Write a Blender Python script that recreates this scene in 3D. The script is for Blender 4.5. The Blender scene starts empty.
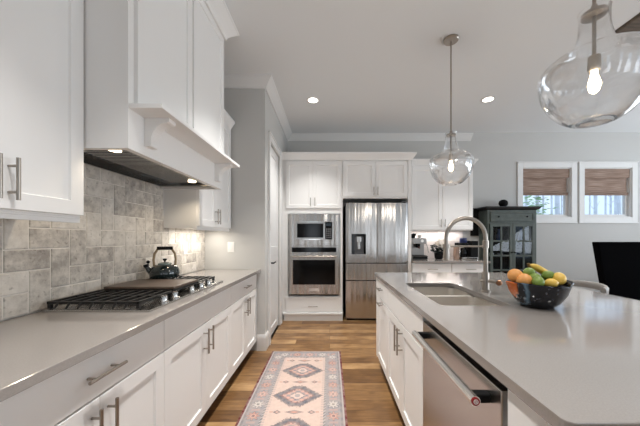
import bpy, bmesh, math, random
from mathutils import Vector, Matrix
from math import pi, sin, cos, radians as R

S = bpy.context.scene
COL = S.collection

# ------------------------------------------------------------------ camera, world, light, exposure
F, VX, VY, CH = 272.0, 329.5, 237.5, 1.27          # focal length in px, vanishing point, eye height
cam_d = bpy.data.cameras.new('camera'); cam = bpy.data.objects.new('camera', cam_d); COL.objects.link(cam)
cam.location = (0, 0, CH); cam.rotation_euler = (pi/2, 0, 0)
cam_d.sensor_width = 36; cam_d.lens = F/640*36
cam_d.shift_x = -(VX-320)/640; cam_d.shift_y = (VY-213)/640
cam_d.clip_start = .02
S.camera = cam

w = bpy.data.worlds.new('world'); S.world = w; w.use_nodes = True
bg = w.node_tree.nodes['Background']
bg.inputs[0].default_value = (.66, .82, 1.0, 1); bg.inputs[1].default_value = 1.15

def area(name, loc, rot, sx, sy, power, col=(1, 1, 1), shape='RECTANGLE', spread=180):
    d = bpy.data.lights.new(name, 'AREA'); d.shape = shape; d.size = sx
    if shape in ('RECTANGLE', 'ELLIPSE'): d.size_y = sy
    d.energy = power; d.color = col; d.spread = R(spread)
    o = bpy.data.objects.new(name, d); COL.objects.link(o); o.location = loc; o.rotation_euler = rot
    return o
# daylight lamps added at unseen windows of the rooms behind and at the right
REAR = [(-1.0, -.4), (.78, 1.2), (1.95, 2.5), (3.2, 4.0), (4.6, 5.4)]          # unseen tall windows behind, split narrow to streak the steel
for a_, b_ in REAR: area('daylight_rear', ((a_+b_)/2, -3.42, 1.3), (R(145), 0, 0), b_-a_, 2.2, 11*(b_-a_), (.97, .98, 1))
area('daylight_right', (6.9, 1.2, 1.35), (R(150), 0, R(90)), 5.2, 2.2, 212, (.86, .93, 1))
# unseen downlights added to brighten floor and counters (the two in view have fixtures further down)
for x, y, p in ((-.2, 2.1, 13), (-.2, .6, 13), (2.05, 2.0, 9), (2.05, .5, 9), (.6, -1.4, 6), (2.6, -1.4, 6)):
    area('added_downlight', (x, y, 3.035), (0, 0, 0), .13, .13, p, (1, .98, .95), 'DISK', 80)

vs = S.view_settings
vs.view_transform = 'Standard'; vs.look = 'None'; vs.gamma = 1; vs.use_curve_mapping = False
vs.exposure = 0.16
S.cycles.use_denoising = True
S.cycles.max_bounces = 10; S.cycles.diffuse_bounces = 5; S.cycles.transparent_max_bounces = 24
S.cycles.sample_clamp_indirect = 6; S.cycles.caustics_reflective = False; S.cycles.caustics_refractive = False

# ------------------------------------------------------------------ material helpers
def srgb(r, g, b):
    f = lambda c: (c/255/12.92) if c/255 <= .04045 else ((c/255+.055)/1.055)**2.4
    return (f(r), f(g), f(b), 1)

def pm(name, col, rough=.5, metal=0., bump=0., bscale=60., var=0., vscale=8., stretch=(1, 1, 1), spec=.5, aniso=0., emis=None, estr=0., coat=0.):
    m = bpy.data.materials.new(name); m.use_nodes = True
    nt = m.node_tree; b = nt.nodes['Principled BSDF']
    b.inputs['Base Color'].default_value = col; b.inputs['Roughness'].default_value = rough
    b.inputs['Metallic'].default_value = metal; b.inputs['Specular IOR Level'].default_value = spec
    b.inputs['Anisotropic'].default_value = aniso; b.inputs['Coat Weight'].default_value = coat
    if emis: b.inputs['Emission Color'].default_value = emis; b.inputs['Emission Strength'].default_value = estr
    tc = mp = None
    if bump or var:
        tc = nt.nodes.new('ShaderNodeTexCoord'); mp = nt.nodes.new('ShaderNodeMapping'); mp.inputs['Scale'].default_value = stretch
        nt.links.new(tc.outputs['Object'], mp.inputs['Vector'])
    if var:
        n = nt.nodes.new('ShaderNodeTexNoise'); n.inputs['Scale'].default_value = vscale; n.inputs['Detail'].default_value = 5
        nt.links.new(mp.outputs[0], n.inputs['Vector'])
        r = nt.nodes.new('ShaderNodeValToRGB'); r.color_ramp.elements[0].position = .3; r.color_ramp.elements[1].position = .7
        r.color_ramp.elements[0].color = tuple(c*(1-var) for c in col[:3])+(1,)
        r.color_ramp.elements[1].color = tuple(min(1, c*(1+var)) for c in col[:3])+(1,)
        nt.links.new(n.outputs['Fac'], r.inputs[0]); nt.links.new(r.outputs[0], b.inputs['Base Color'])
    if bump:
        n2 = nt.nodes.new('ShaderNodeTexNoise'); n2.inputs['Scale'].default_value = bscale; n2.inputs['Detail'].default_value = 3
        nt.links.new(mp.outputs[0], n2.inputs['Vector'])
        bp = nt.nodes.new('ShaderNodeBump'); bp.inputs['Strength'].default_value = bump; bp.inputs['Distance'].default_value = .01
        nt.links.new(n2.outputs['Fac'], bp.inputs['Height']); nt.links.new(bp.outputs[0], b.inputs['Normal'])
    return m

def thin_glass(name, tint=(.97, .98, .98, 1), power=4., gain=.8, base=.05, rough=0.0, bump=0., bscale=8.):
    m = bpy.data.materials.new(name); m.use_nodes = True; nt = m.node_tree
    for n in list(nt.nodes): nt.nodes.remove(n)
    out = nt.nodes.new('ShaderNodeOutputMaterial'); mix = nt.nodes.new('ShaderNodeMixShader')
    tr = nt.nodes.new('ShaderNodeBsdfTransparent'); tr.inputs[0].default_value = tint
    gl = nt.nodes.new('ShaderNodeBsdfGlossy'); gl.inputs['Roughness'].default_value = rough; gl.inputs[0].default_value = (1, 1, 1, 1)
    fr = nt.nodes.new('ShaderNodeLayerWeight'); fr.inputs['Blend'].default_value = .5      # Schlick, same from both sides
    pw = nt.nodes.new('ShaderNodeMath'); pw.operation = 'POWER'; pw.inputs[1].default_value = power
    nt.links.new(fr.outputs['Facing'], pw.inputs[0])
    mu = nt.nodes.new('ShaderNodeMath'); mu.operation = 'MULTIPLY_ADD'; mu.inputs[1].default_value = gain; mu.inputs[2].default_value = base; mu.use_clamp = True
    nt.links.new(pw.outputs[0], mu.inputs[0]); nt.links.new(mu.outputs[0], mix.inputs[0])
    nt.links.new(tr.outputs[0], mix.inputs[1]); nt.links.new(gl.outputs[0], mix.inputs[2]); nt.links.new(mix.outputs[0], out.inputs[0])
    if bump:
        tc = nt.nodes.new('ShaderNodeTexCoord'); n2 = nt.nodes.new('ShaderNodeTexNoise'); n2.inputs['Scale'].default_value = bscale
        bp = nt.nodes.new('ShaderNodeBump'); bp.inputs['Strength'].default_value = bump; bp.inputs['Distance'].default_value = .02
        nt.links.new(tc.outputs['Object'], n2.inputs['Vector']); nt.links.new(n2.outputs[0], bp.inputs['Height'])
        nt.links.new(bp.outputs[0], gl.inputs['Normal']); nt.links.new(bp.outputs[0], fr.inputs['Normal'])
    return m

def emit(name, col, strength):
    m = bpy.data.materials.new(name); m.use_nodes = True; nt = m.node_tree
    for n in list(nt.nodes): nt.nodes.remove(n)
    out = nt.nodes.new('ShaderNodeOutputMaterial'); e = nt.nodes.new('ShaderNodeEmission')
    e.inputs[0].default_value = col; e.inputs[1].default_value = strength; nt.links.new(e.outputs[0], out.inputs[0])
    return m

M = {}
M['cab'] = pm('cabinet_white', srgb(236, 235, 233), .38, bump=.01, bscale=180)
M['wall'] = pm('wall_grey', srgb(196, 195, 192), .75, bump=.03, bscale=220)
M['ceil'] = pm('ceiling_paint', srgb(228, 230, 231), .85)
M['trim'] = pm('trim_white', srgb(226, 225, 223), .45)
M['quartz'] = pm('quartz_taupe', srgb(148, 142, 137), .11, var=.06, vscale=260, spec=.85, coat=.25)
M['quartz'].node_tree.nodes['Principled BSDF'].inputs['Coat Roughness'].default_value = .07
M['espresso'] = pm('espresso_steel', srgb(150, 146, 142), .3, 1)
M['bar'] = pm('bright_steel_bar', srgb(226, 223, 219), .22, 1)
M['steel'] = pm('brushed_steel', srgb(186, 184, 181), .26, 1, aniso=.6)
M['nickel'] = pm('brushed_nickel', srgb(166, 158, 149), .3, 1)
M['chrome'] = pm('chrome', srgb(210, 208, 205), .12, 1)
M['black'] = pm('black_gloss', srgb(8, 8, 9), .1, spec=.25)
M['iron'] = pm('cast_iron', srgb(15, 14, 14), .36, bump=.05, bscale=300)
M['blackm'] = pm('black_matte', srgb(12, 12, 13), .7, spec=.2)
M['toe'] = pm('toe_kick_dark', srgb(46, 40, 36), .6)
M['cream'] = pm('cabinet_interior', srgb(225, 205, 180), .5)
M['plate'] = pm('plastic_white', srgb(238, 236, 232), .35)
M['glass'] = thin_glass('pendant_glass', (.985, .988, .99, 1), 2.2, .85, .055, .03, .2, 9)
M['pane'] = thin_glass('window_pane', (.98, .99, 1, 1))
M['hglass'] = thin_glass('hutch_pane', (.72, .76, .8, 1), 5, .5, .022)
M['bulb'] = emit('bulb_glow', (1, .78, .5, 1), 16)
M['can'] = emit('can_lens', (1, .93, .82, 1), 7)
M['hoodlamp'] = emit('hood_lamp', (1, .8, .55, 1), 7)
M['sage'] = pm('sage_paint', srgb(76, 84, 78), .5, var=.2, vscale=14)
M['ebony'] = pm('ebony_wood', srgb(26, 25, 26), .45)
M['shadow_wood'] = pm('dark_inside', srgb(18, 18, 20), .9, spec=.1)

# ------------------------------------------------------------------ mesh helpers
class MB:
    def __init__(s): s.v = []; s.f = []
    def add(s, vs, fs):
        o = len(s.v); s.v += [tuple(p) for p in vs]; s.f += [tuple(i+o for i in q) for q in fs]; return s
    def box(s, x0, x1, y0, y1, z0, z1):
        return s.add([(x0,y0,z0),(x1,y0,z0),(x1,y1,z0),(x0,y1,z0),(x0,y0,z1),(x1,y0,z1),(x1,y1,z1),(x0,y1,z1)],
                     [(0,3,2,1),(4,5,6,7),(0,1,5,4),(1,2,6,5),(2,3,7,6),(3,0,4,7)])
    def fbox(s, P, u0, u1, v0, v1, w0, w1):                    # box in a face frame
        c = [(u0,v0,w0),(u1,v0,w0),(u1,v1,w0),(u0,v1,w0),(u0,v0,w1),(u1,v0,w1),(u1,v1,w1),(u0,v1,w1)]
        return s.add([P(*q) for q in c], [(0,3,2,1),(4,5,6,7),(0,1,5,4),(1,2,6,5),(2,3,7,6),(3,0,4,7)])
    def prism(s, poly, P, a, b):                               # poly in (p,q), extruded from a to b; P(p,q,t)
        n = len(poly)
        return s.add([P(p, q, a) for p, q in poly]+[P(p, q, b) for p, q in poly],
                     [tuple(range(n))[::-1], tuple(range(n, 2*n))]+[(i, (i+1) % n, n+(i+1) % n, n+i) for i in range(n)])
    def lathe(s, prof, n=32, c=(0,0,0), closed=False, fn=None):
        vs = []; fs = []; m = len(prof)
        for r, z in prof:
            for k in range(n):
                a = 2*pi*k/n; x, y, zz = r*cos(a), r*sin(a), z
                if fn: x, y, zz = fn(x, y, zz, a)
                vs.append((c[0]+x, c[1]+y, c[2]+zz))
        for i in range(m if closed else m-1):
            j = (i+1) % m
            for k in range(n):
                q = (k+1) % n
                fs.append((i*n+k, i*n+q, j*n+q, j*n+k))
        if not closed:
            if prof[0][0] > 1e-6: fs.append(tuple(range(n))[::-1])
            if prof[-1][0] > 1e-6: fs.append(tuple(range((m-1)*n, m*n)))
        return s.add(vs, fs)
    def tube(s, pts, r, n=10, closed=False):
        pts = [Vector(p) for p in pts]; m = len(pts); rs = r if isinstance(r, (list, tuple)) else [r]*m
        up = None; vs = []; fs = []
        for i, p in enumerate(pts):
            a = pts[(i-1) % m] if (closed or i > 0) else p; b = pts[(i+1) % m] if (closed or i < m-1) else p
            t = (b-a).normalized()
            if up is None:
                up = Vector((0,0,1)) if abs(t.z) < .9 else Vector((1,0,0))
            x = up.cross(t)
            if x.length < 1e-5: x = Vector((1,0,0)).cross(t)
            x.normalize(); y = t.cross(x); up = y
            for k in range(n):
                an = 2*pi*k/n; vs.append(p + (x*cos(an)+y*sin(an))*rs[i])
        for i in range(m if closed else m-1):
            j = (i+1) % m
            for k in range(n): fs.append((i*n+k, i*n+(k+1) % n, j*n+(k+1) % n, j*n+k))
        if not closed: fs += [tuple(range(n))[::-1], tuple(range((m-1)*n, m*n))]
        return s.add(vs, fs)
    def ball(s, c, rx, ry=None, rz=None, nu=20, nv=12, M_=None):
        ry = ry or rx; rz = rz or rx; vs = []; fs = []
        for i in range(1, nv):
            t = pi*i/nv
            for k in range(nu):
                a = 2*pi*k/nu; p = Vector((rx*sin(t)*cos(a), ry*sin(t)*sin(a), rz*cos(t)))
                if M_: p = M_ @ p
                vs.append(p+Vector(c))
        t0 = Vector((0,0,rz)); t1 = Vector((0,0,-rz))
        if M_: t0 = M_ @ t0; t1 = M_ @ t1
        vs += [t0+Vector(c), t1+Vector(c)]; T = len(vs)-2; B = T+1
        for k in range(nu):
            q = (k+1) % nu
            fs.append((T, k, q)); fs.append((B, (nv-2)*nu+q, (nv-2)*nu+k))
            for i in range(nv-2): fs.append((i*nu+k, (i+1)*nu+k, (i+1)*nu+q, i*nu+q))
        return s.add(vs, fs)
    def panel(s, P, u0, u1, v0, v1, t=.02, st=.06, dep=.009):  # shaker leaf: flat frame, recessed panel
        def ring(i, w): return [P(u0+i,v0+i,w),P(u1-i,v0+i,w),P(u1-i,v1-i,w),P(u0+i,v1-i,w)]
        e = .0015
        rings = [ring(0,0), ring(0,t-e), ring(e,t), ring(st-.001,t), ring(st+.003,t-dep)]
        vs = [p for r in rings for p in r]; fs = [(3,2,1,0)]
        for k in range(len(rings)-1):
            for i in range(4):
                j = (i+1) % 4; fs.append((4*k+i, 4*k+j, 4*k+4+j, 4*k+4+i))
        o = 4*(len(rings)-1); fs.append((o,o+1,o+2,o+3))
        return s.add(vs, fs)

ORG = {}
def obj(name, mb, mat, parent=None, bevel=0., smooth=None, seg=2, origin=None):
    me = bpy.data.meshes.new(name)
    if parent is not None: o0 = ORG[parent.name]
    elif origin: o0 = Vector(origin)
    else:
        xs = [p[0] for p in mb.v]; ys = [p[1] for p in mb.v]; zs = [p[2] for p in mb.v]
        o0 = Vector(((min(xs)+max(xs))/2, (min(ys)+max(ys))/2, min(zs)))
    me.from_pydata([(p[0]-o0.x, p[1]-o0.y, p[2]-o0.z) for p in mb.v], [], mb.f)
    bm = bmesh.new(); bm.from_mesh(me); bmesh.ops.recalc_face_normals(bm, faces=bm.faces[:]); bm.to_mesh(me); bm.free()
    o = bpy.data.objects.new(name, me); COL.objects.link(o)
    me.materials.append(mat)
    if parent is not None: o.parent = parent
    else: o.location = o0
    ORG[o.name] = o0
    if smooth is not None:
        me.polygons.foreach_set('use_smooth', [True]*len(me.polygons))
        try: me.set_sharp_from_angle(angle=R(smooth))
        except Exception: pass
    if bevel:
        b = o.modifiers.new('bevel', 'BEVEL'); b.width = bevel; b.segments = seg; b.limit_method = 'ANGLE'; b.angle_limit = R(40); b.harden_normals = False
    return o

def tag(o, label, cat, group=None):
    o['label'] = label; o['category'] = cat
    if group: o['group'] = group
    return o
def thing(name, label, cat, loc, group=None):
    o = bpy.data.objects.new(name, None); COL.objects.link(o); o.location = loc; ORG[o.name] = Vector(loc)
    o.empty_display_size = .1
    return tag(o, label, cat, group)
def struct(name, mb, mat, parent=None, **k):
    o = obj(name, mb, mat, parent, **k)
    if parent is None: o['kind'] = 'structure'
    return o
def at(x, y, Y):                                               # a pixel of the photo, at depth Y, as a point
    return Vector(((x-VX)/F*Y, Y, CH+(VY-y)/F*Y))

def FR(side, c):                                               # face frames: (u along, v up, w outward)
    if side == '+X': return lambda u, v, w: (c+w, u, v)
    if side == '-X': return lambda u, v, w: (c-w, u, v)
    if side == '-Y': return lambda u, v, w: (u, c-w, v)
def pull(mb, P, u, v, L, vert, r=.006, so=.034):
    h = L/2
    a, b = ((u, v-h), (u, v+h)) if vert else ((u-h, v), (u+h, v))
    mb.tube([P(a[0], a[1], so), P(b[0], b[1], so)], r, 10)
    k = .62
    for sgn in (-1, 1):
        p = (u, v+sgn*h*k) if vert else (u+sgn*h*k, v)
        mb.tube([P(p[0], p[1], 0), P(p[0], p[1], so)], r*.75, 8)
    return mb
def sweep(path, prof, side):                                   # profile (offset, z) swept along a 2-D path with mitres
    mb = MB(); n = len(path); pts = [Vector(p) for p in path]; m = len(prof); nor = []
    for i in range(n-1):
        d = (pts[i+1]-pts[i]).normalized(); nor.append(Vector((-d.y, d.x))*side)
    for i in range(n):
        a = nor[max(0, i-1)]; b = nor[min(n-2, i)]; k = (a+b); k = k/(k.dot(a)) if k.dot(a) > 1e-6 else a
        for o, z in prof: mb.v.append((pts[i].x+k.x*o, pts[i].y+k.y*o, z))
    for i in range(n-1):
        for j in range(m):
            q = (j+1) % m; mb.f.append((i*m+j, i*m+q, (i+1)*m+q, (i+1)*m+j))
    mb.f += [tuple(range(m)), tuple(range((n-1)*m, n*m))[::-1]]
    return mb

# ------------------------------------------------------------------ dimensions
XL, YB, YP, XP, H = -1.41, 4.72, 3.06, -.726, 3.05            # left wall, back wall, pantry front, pantry side, ceiling
XR, YR, XD, HD = 6.6, -3.2, 2.45, 3.09                        # right wall, rear wall, edge of kitchen ceiling, dining ceiling

# ------------------------------------------------------------------ floor
def floor_mat():
    m = bpy.data.materials.new('oak_planks'); m.use_nodes = True; nt = m.node_tree; b = nt.nodes['Principled BSDF']
    N = nt.nodes.new; L = nt.links.new
    tc = N('ShaderNodeTexCoord')
    br = N('ShaderNodeTexBrick'); br.offset = .37; br.offset_frequency = 2
    br.inputs['Scale'].default_value = 1; br.inputs['Brick Width'].default_value = 1.1; br.inputs['Row Height'].default_value = .125
    br.inputs['Mortar Size'].default_value = .0016; br.inputs['Mortar Smooth'].default_value = .3; br.inputs['Bias'].default_value = 0
    br.inputs['Color1'].default_value = (0, 0, 0, 1); br.inputs['Color2'].default_value = (1, 1, 1, 1); br.inputs['Mortar'].default_value = (.5, .5, .5, 1)
    L(tc.outputs['Object'], br.inputs['Vector'])
    # grain, shifted per plank
    sh = N('ShaderNodeVectorMath'); sh.operation = 'MULTIPLY_ADD'; sh.inputs[1].default_value = (7, 3, 5)
    L(br.outputs['Color'], sh.inputs[0]); L(tc.outputs['Object'], sh.inputs[2])
    mp = N('ShaderNodeMapping'); mp.inputs['Scale'].default_value = (1.6, 16, 1); L(sh.outputs[0], mp.inputs['Vector'])
    n1 = N('ShaderNodeTexNoise'); n1.inputs['Scale'].default_value = 2.2; n1.inputs['Detail'].default_value = 7; n1.inputs['Distortion'].default_value = 1.2; L(mp.outputs[0], n1.inputs['Vector'])
    n2 = N('ShaderNodeTexNoise'); n2.inputs['Scale'].default_value = 4.5; n2.inputs['Detail'].default_value = 6; L(sh.outputs[0], n2.inputs['Vector'])
    mx = N('ShaderNodeMath'); mx.operation = 'MULTIPLY_ADD'; mx.inputs[1].default_value = .42; L(br.outputs['Color'], mx.inputs[0])
    m2 = N('ShaderNodeMath'); m2.operation = 'MULTIPLY_ADD'; m2.inputs[1].default_value = .62; m2.inputs[2].default_value = -.2; L(n1.outputs['Fac'], m2.inputs[0])
    m3 = N('ShaderNodeMath'); m3.operation = 'MULTIPLY_ADD'; m3.inputs[1].default_value = .6; L(n2.outputs['Fac'], m3.inputs[0]); L(m2.outputs[0], m3.inputs[2])
    L(m3.outputs[0], mx.inputs[2])
    rp = N('ShaderNodeValToRGB'); e = rp.color_ramp.elements
    e[0].position = .18; e[0].color = srgb(66, 44, 25); e[1].position = .95; e[1].color = srgb(188, 152, 108)
    x = e.new(.48); x.color = srgb(114, 82, 50); x = e.new(.7); x.color = srgb(148, 113, 74)
    L(mx.outputs[0], rp.inputs[0])
    mm = N('ShaderNodeMix'); mm.data_type = 'RGBA'; mm.inputs['B'].default_value = srgb(58, 36, 22)
    L(br.outputs['Fac'], mm.inputs['Factor']); L(rp.outputs[0], mm.inputs['A']); L(mm.outputs['Result'], b.inputs['Base Color'])
    b.inputs['Roughness'].default_value = .36
    bp = N('ShaderNodeBump'); bp.inputs['Strength'].default_value = .12; bp.inputs['Distance'].default_value = .004
    L(n1.outputs['Fac'], bp.inputs['Height']); L(bp.outputs[0], b.inputs['Normal'])
    return m
struct('floor', MB().box(XL-.1, XR+.1, YR-.1, YB+.1, -.08, 0), floor_mat(), origin=(0, 0, 0))
struct('ceiling', MB().box(XL-.1, XD, YR-.1, YB+.1, H, H+.2), M['ceil'])
struct('ceiling_dining', MB().box(XD, XR+.1, YR-.1, YB+.1, HD, HD+.2), M['ceil'])

def wall_holes(mb, P, u0, u1, z1, holes, w0, w1):              # wall of boxes around rectangular holes
    us = sorted({u0, u1, *[h[0] for h in holes], *[h[1] for h in holes]})
    for a, b in zip(us, us[1:]):
        hs = sorted([h for h in holes if h[0] <= a+1e-6 and h[1] >= b-1e-6], key=lambda h: h[2]); z = 0
        for h in hs:
            mb.fbox(P, a, b, z, h[2], w0, w1); z = h[3]
        mb.fbox(P, a, b, z, z1, w0, w1)
    return mb
struct('wall_left', MB().box(XL-.12, XL, YR, YB, 0, H+.06), M['wall'])
WIN = [(3.345, 4.185), (4.41, 5.235)]; WZ0, WZ1 = 1.624, 2.477
struct('wall_back', wall_holes(MB(), FR('-Y', YB), XL, XR+.1, H+.06, [(a, b, WZ0, WZ1) for a, b in WIN], -.14, 0), M['wall'])
struct('wall_rear', wall_holes(MB(), lambda u, v, w_: (u, YR+w_, v), XL, XR+.1, H+.06, [(a_, b_, .35, 2.6) for a_, b_ in REAR], -.12, 0), M['wall'])
struct('wall_right', wall_holes(MB(), FR('-X', XR), YR, YB, H+.06, [(-1.2, .9, .5, 2.6), (1.3, 3.5, .5, 2.6)], -.12, 0), M['wall'])
for i, (a, b) in enumerate(REAR):
    mb = MB()
    for x in (a, b-.04): mb.box(x, x+.04, YR-.09, YR-.04, .35, 2.6)
    for z in (.35, 1.75, 2.56): mb.box(a, b, YR-.09, YR-.04, z, z+.04)
    struct('window_%d' % (3+i), mb, M['trim'])  # unseen rear frames, added to shape reflections in the steel
for i, (a, b) in enumerate(((-1.2, .9), (1.3, 3.5))):
    mb = MB()
    for y in (a, (a+b)/2-.025, b-.05): mb.box(XR+.04, XR+.09, y, y+.05, .5, 2.6)
    for z in (.5, 1.75, 2.55): mb.box(XR+.04, XR+.09, a, b, z, z+.05)
    struct('window_%d' % (8+i), mb, M['trim'])  # unseen windows, added as openings for the right daylight lamp
# pantry block with a door hole in its side
DY0, DY1, DZ = 3.29, 3.94, 2.44
struct('wall_pantry', MB().box(XL, XP, YP, YP+.1, 0, H+.02), M['wall'])
struct('wall_pantry_side', wall_holes(MB(), FR('+X', XP), YP+.1, YB, H+.02, [(DY0, DY1, 0, DZ)], -.1, 0), M['wall'])

crown = [(0, H-.105), (.012, H-.105), (.018, H-.09), (.035, H-.072), (.07, H-.03), (.082, H-.018), (.09, H-.012), (.09, H), (0, H)]
struct('trim_1', sweep([(XL, YP), (XP, YP), (XP, YB), (XD, YB)], crown, -1), M['trim'])
bbp = [(0, 0), (.016, 0), (.016, .15), (.012, .165), (.006, .18), (0, .18)]
struct('baseboard_pantry', sweep([(-.815, YP), (XP, YP), (XP, DY0-.095)], bbp, -1), M['trim'])
struct('baseboard_back', sweep([(2.42, YB), (XR, YB)], bbp, -1), M['trim'])

# pantry door
d = MB(); P = FR('+X', XP-.045)
d.fbox(P, DY0+.004, DY1-.004, .01, DZ-.004, -.02, .012)
for v0, v1 in ((.014, 1.05), (1.0505, DZ-.006)): d.panel(FR('+X', XP-.033), DY0+.006, DY1-.006, v0, v1, .014, .1, .009)
door = struct('door_1', d, M['trim'])
casing = MB(); cp = FR('+X', XP)
casing.fbox(cp, DY0-.09, DY0, 0, DZ+.09, .0, .02).fbox(cp, DY1, DY1+.09, 0, DZ+.09, 0, .02).fbox(cp, DY0, DY1, DZ, DZ+.09, 0, .02)
casing.fbox(cp, DY0-.09, DY0-.07, 0, DZ+.09, .02, .028).fbox(cp, DY1+.07, DY1+.09, 0, DZ+.09, .02, .028).fbox(cp, DY0-.09, DY1+.09, DZ+.07, DZ+.09, .02, .028)
obj('door_casing', casing, M['trim'], door, .003)
hd = MB(); hd.tube([(XP-.03, DY0+.065, .955), (XP+.045, DY0+.065, .955)], .009); hd.tube([(XP+.04, DY0+.06, .955), (XP+.04, DY0+.17, .958)], .008)
hd.tube([(XP-.03, DY0+.065, .955), (XP-.012, DY0+.065, .955)], .027, 20)
obj('door_handle', hd, M['blackm'], door, smooth=40)

# dining windows
for i, (a, b) in enumerate(WIN):
    fr = MB(); P = FR('-Y', YB)
    T = .092
    fr.fbox(P, a-T, a, WZ0-T, WZ1+T, 0, .022).fbox(P, b, b+T, WZ0-T, WZ1+T, 0, .022).fbox(P, a, b, WZ1, WZ1+T, 0, .022).fbox(P, a, b, WZ0-T, WZ0, 0, .022)
    fr.fbox(P, a-T-.012, b+T+.012, WZ1+T, WZ1+T+.014, 0, .03).fbox(P, a-T-.012, b+T+.012, WZ0-T-.014, WZ0-T, 0, .03)
    wn = struct('window_%d' % (1+i), fr, M['trim'], bevel=.003)
    s = MB()
    s.fbox(P, a, a+.05, WZ0, WZ1, -.1, -.05).fbox(P, b-.05, b, WZ0, WZ1, -.1, -.05).fbox(P, a+.05, b-.05, WZ0, WZ0+.05, -.1, -.05).fbox(P, a+.05, b-.05, WZ1-.05, WZ1, -.1, -.05)
    obj('sash', s, M['trim'], wn, .003)
    j = MB().fbox(P, a, a+.012, WZ0, WZ1, -.1, .001).fbox(P, b-.012, b, WZ0, WZ1, -.1, .001).fbox(P, a, b, WZ0, WZ0+.012, -.1, .001).fbox(P, a, b, WZ1-.012, WZ1, -.1, .001)
    obj('jamb', j, M['trim'], wn)
    obj('window_pane', MB().fbox(P, a+.05, b-.05, WZ0+.05, WZ1-.05, -.08, -.075), M['pane'], wn)

# exposed weathered wood overhead, at the dining side
mw = pm('weathered_wood', srgb(98, 86, 74), .7, bump=.2, bscale=20, var=.35, vscale=5, stretch=(1, 9, 1))
mb = MB()
for k in range(6): mb.box(2.51+k*.18, 2.688+k*.18, .3, 2.41, HD-.03, HD)
tag(obj('wood_ceiling_panel', mb, mw, bevel=.003), 'weathered dark wood plank panel on the ceiling at upper right', 'ceiling panel')

# left backsplash: 10 x 20 cm stone tiles laid in a square herringbone
def tile_mat():
    m = bpy.data.materials.new('tumbled_stone'); m.use_nodes = True; nt = m.node_tree; b = nt.nodes['Principled BSDF']
    N = nt.nodes.new; L = nt.links.new
    g = N('ShaderNodeNewGeometry'); tc = N('ShaderNodeTexCoord')
    sh = N('ShaderNodeVectorMath'); sh.operation = 'ADD'; mu = N('ShaderNodeMath'); mu.operation = 'MULTIPLY'; mu.inputs[1].default_value = 40
    L(g.outputs['Random Per Island'], mu.inputs[0]); L(mu.outputs[0], sh.inputs[0]); L(tc.outputs['Object'], sh.inputs[1])
    n = N('ShaderNodeTexNoise'); n.inputs['Scale'].default_value = 16; n.inputs['Detail'].default_value = 8; n.inputs['Roughness'].default_value = .68; L(sh.outputs[0], n.inputs['Vector'])
    a = N('ShaderNodeMath'); a.operation = 'MULTIPLY_ADD'; a.inputs[1].default_value = .3; L(g.outputs['Random Per Island'], a.inputs[0])
    a2 = N('ShaderNodeMath'); a2.operation = 'MULTIPLY_ADD'; a2.inputs[1].default_value = 1.0; a2.inputs[2].default_value = -.15; L(n.outputs['Fac'], a2.inputs[0]); L(a2.outputs[0], a.inputs[2])
    r = N('ShaderNodeValToRGB'); e = r.color_ramp.elements
    e[0].position = .25; e[0].color = srgb(158, 151, 144); e[1].position = .8; e[1].color = srgb(232, 226, 218)
    x = e.new(.5); x.color = srgb(206, 199, 190)
    L(a.outputs[0], r.inputs[0])
    n2 = N('ShaderNodeTexNoise'); n2.inputs['Scale'].default_value = 46; n2.inputs['Detail'].default_value = 4; L(sh.outputs[0], n2.inputs['Vector'])
    r2 = N('ShaderNodeValToRGB'); r2.color_ramp.elements[0].position = .27; r2.color_ramp.elements[0].color = (.5, .48, .46, 1); r2.color_ramp.elements[1].position = .4; r2.color_ramp.elements[1].color = (1, 1, 1, 1)
    L(n2.outputs['Fac'], r2.inputs[0])
    mx = N('ShaderNodeMix'); mx.data_type = 'RGBA'; mx.blend_type = 'MULTIPLY'; mx.inputs['Factor'].default_value = .8
    L(r.outputs[0], mx.inputs['A']); L(r2.outputs[0], mx.inputs['B']); L(mx.outputs['Result'], b.inputs['Base Color'])
    b.inputs['Roughness'].default_value = .62
    bp = N('ShaderNodeBump'); bp.inputs['Strength'].default_value = .5; bp.inputs['Distance'].default_value = .004; L(n.outputs['Fac'], bp.inputs['Height']); L(bp.outputs[0], b.inputs['Normal'])
    return m
random.seed(4)
mb = MB(); U = .1; ty0, tz0 = 1.467, .915; g = .0028
ya, yb, za, zb = .55, YP-.004, .918, 1.80
def tile(y0, y1, z0, z1):
    y0 = max(y0+g, ya); y1 = min(y1-g, yb); z0 = max(z0+g, za); z1 = min(z1-g, zb)
    if y1-y0 < .006 or z1-z0 < .006: return
    t = .009+random.uniform(-.0012, .0012); e = .003
    P = FR('+X', XL+.002)
    rs = [[P(y0,z0,0),P(y1,z0,0),P(y1,z1,0),P(y0,z1,0)], [P(y0,z0,t-e),P(y1,z0,t-e),P(y1,z1,t-e),P(y0,z1,t-e)], [P(y0+e,z0+e,t),P(y1-e,z0+e,t),P(y1-e,z1-e,t),P(y0+e,z1-e,t)]]
    fs = [(3,2,1,0), (8,9,10,11)]
    for k in (0, 1):
        for i in range(4): j = (i+1) % 4; fs.append((4*k+i, 4*k+j, 4*k+4+j, 4*k+4+i))
    mb.add(sum(rs, []), fs)
for r_ in range(-2, 11):
    for c in range(-14, 20):
        k = (c-(r_-1)) % 4
        y = ty0+c*U; z = tz0+r_*U
        if k == 0: tile(y, y+2*U, z, z+U)
        if k == 3: tile(y, y+U, z, z+2*U)
bs = struct('backsplash_left', MB().box(XL, XL+.0065, ya, yb, za-.003, zb), pm('grout', srgb(228, 222, 214), .9), origin=(XL, ya, za))
obj('stone_tile', mb, tile_mat(), bs)

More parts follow.
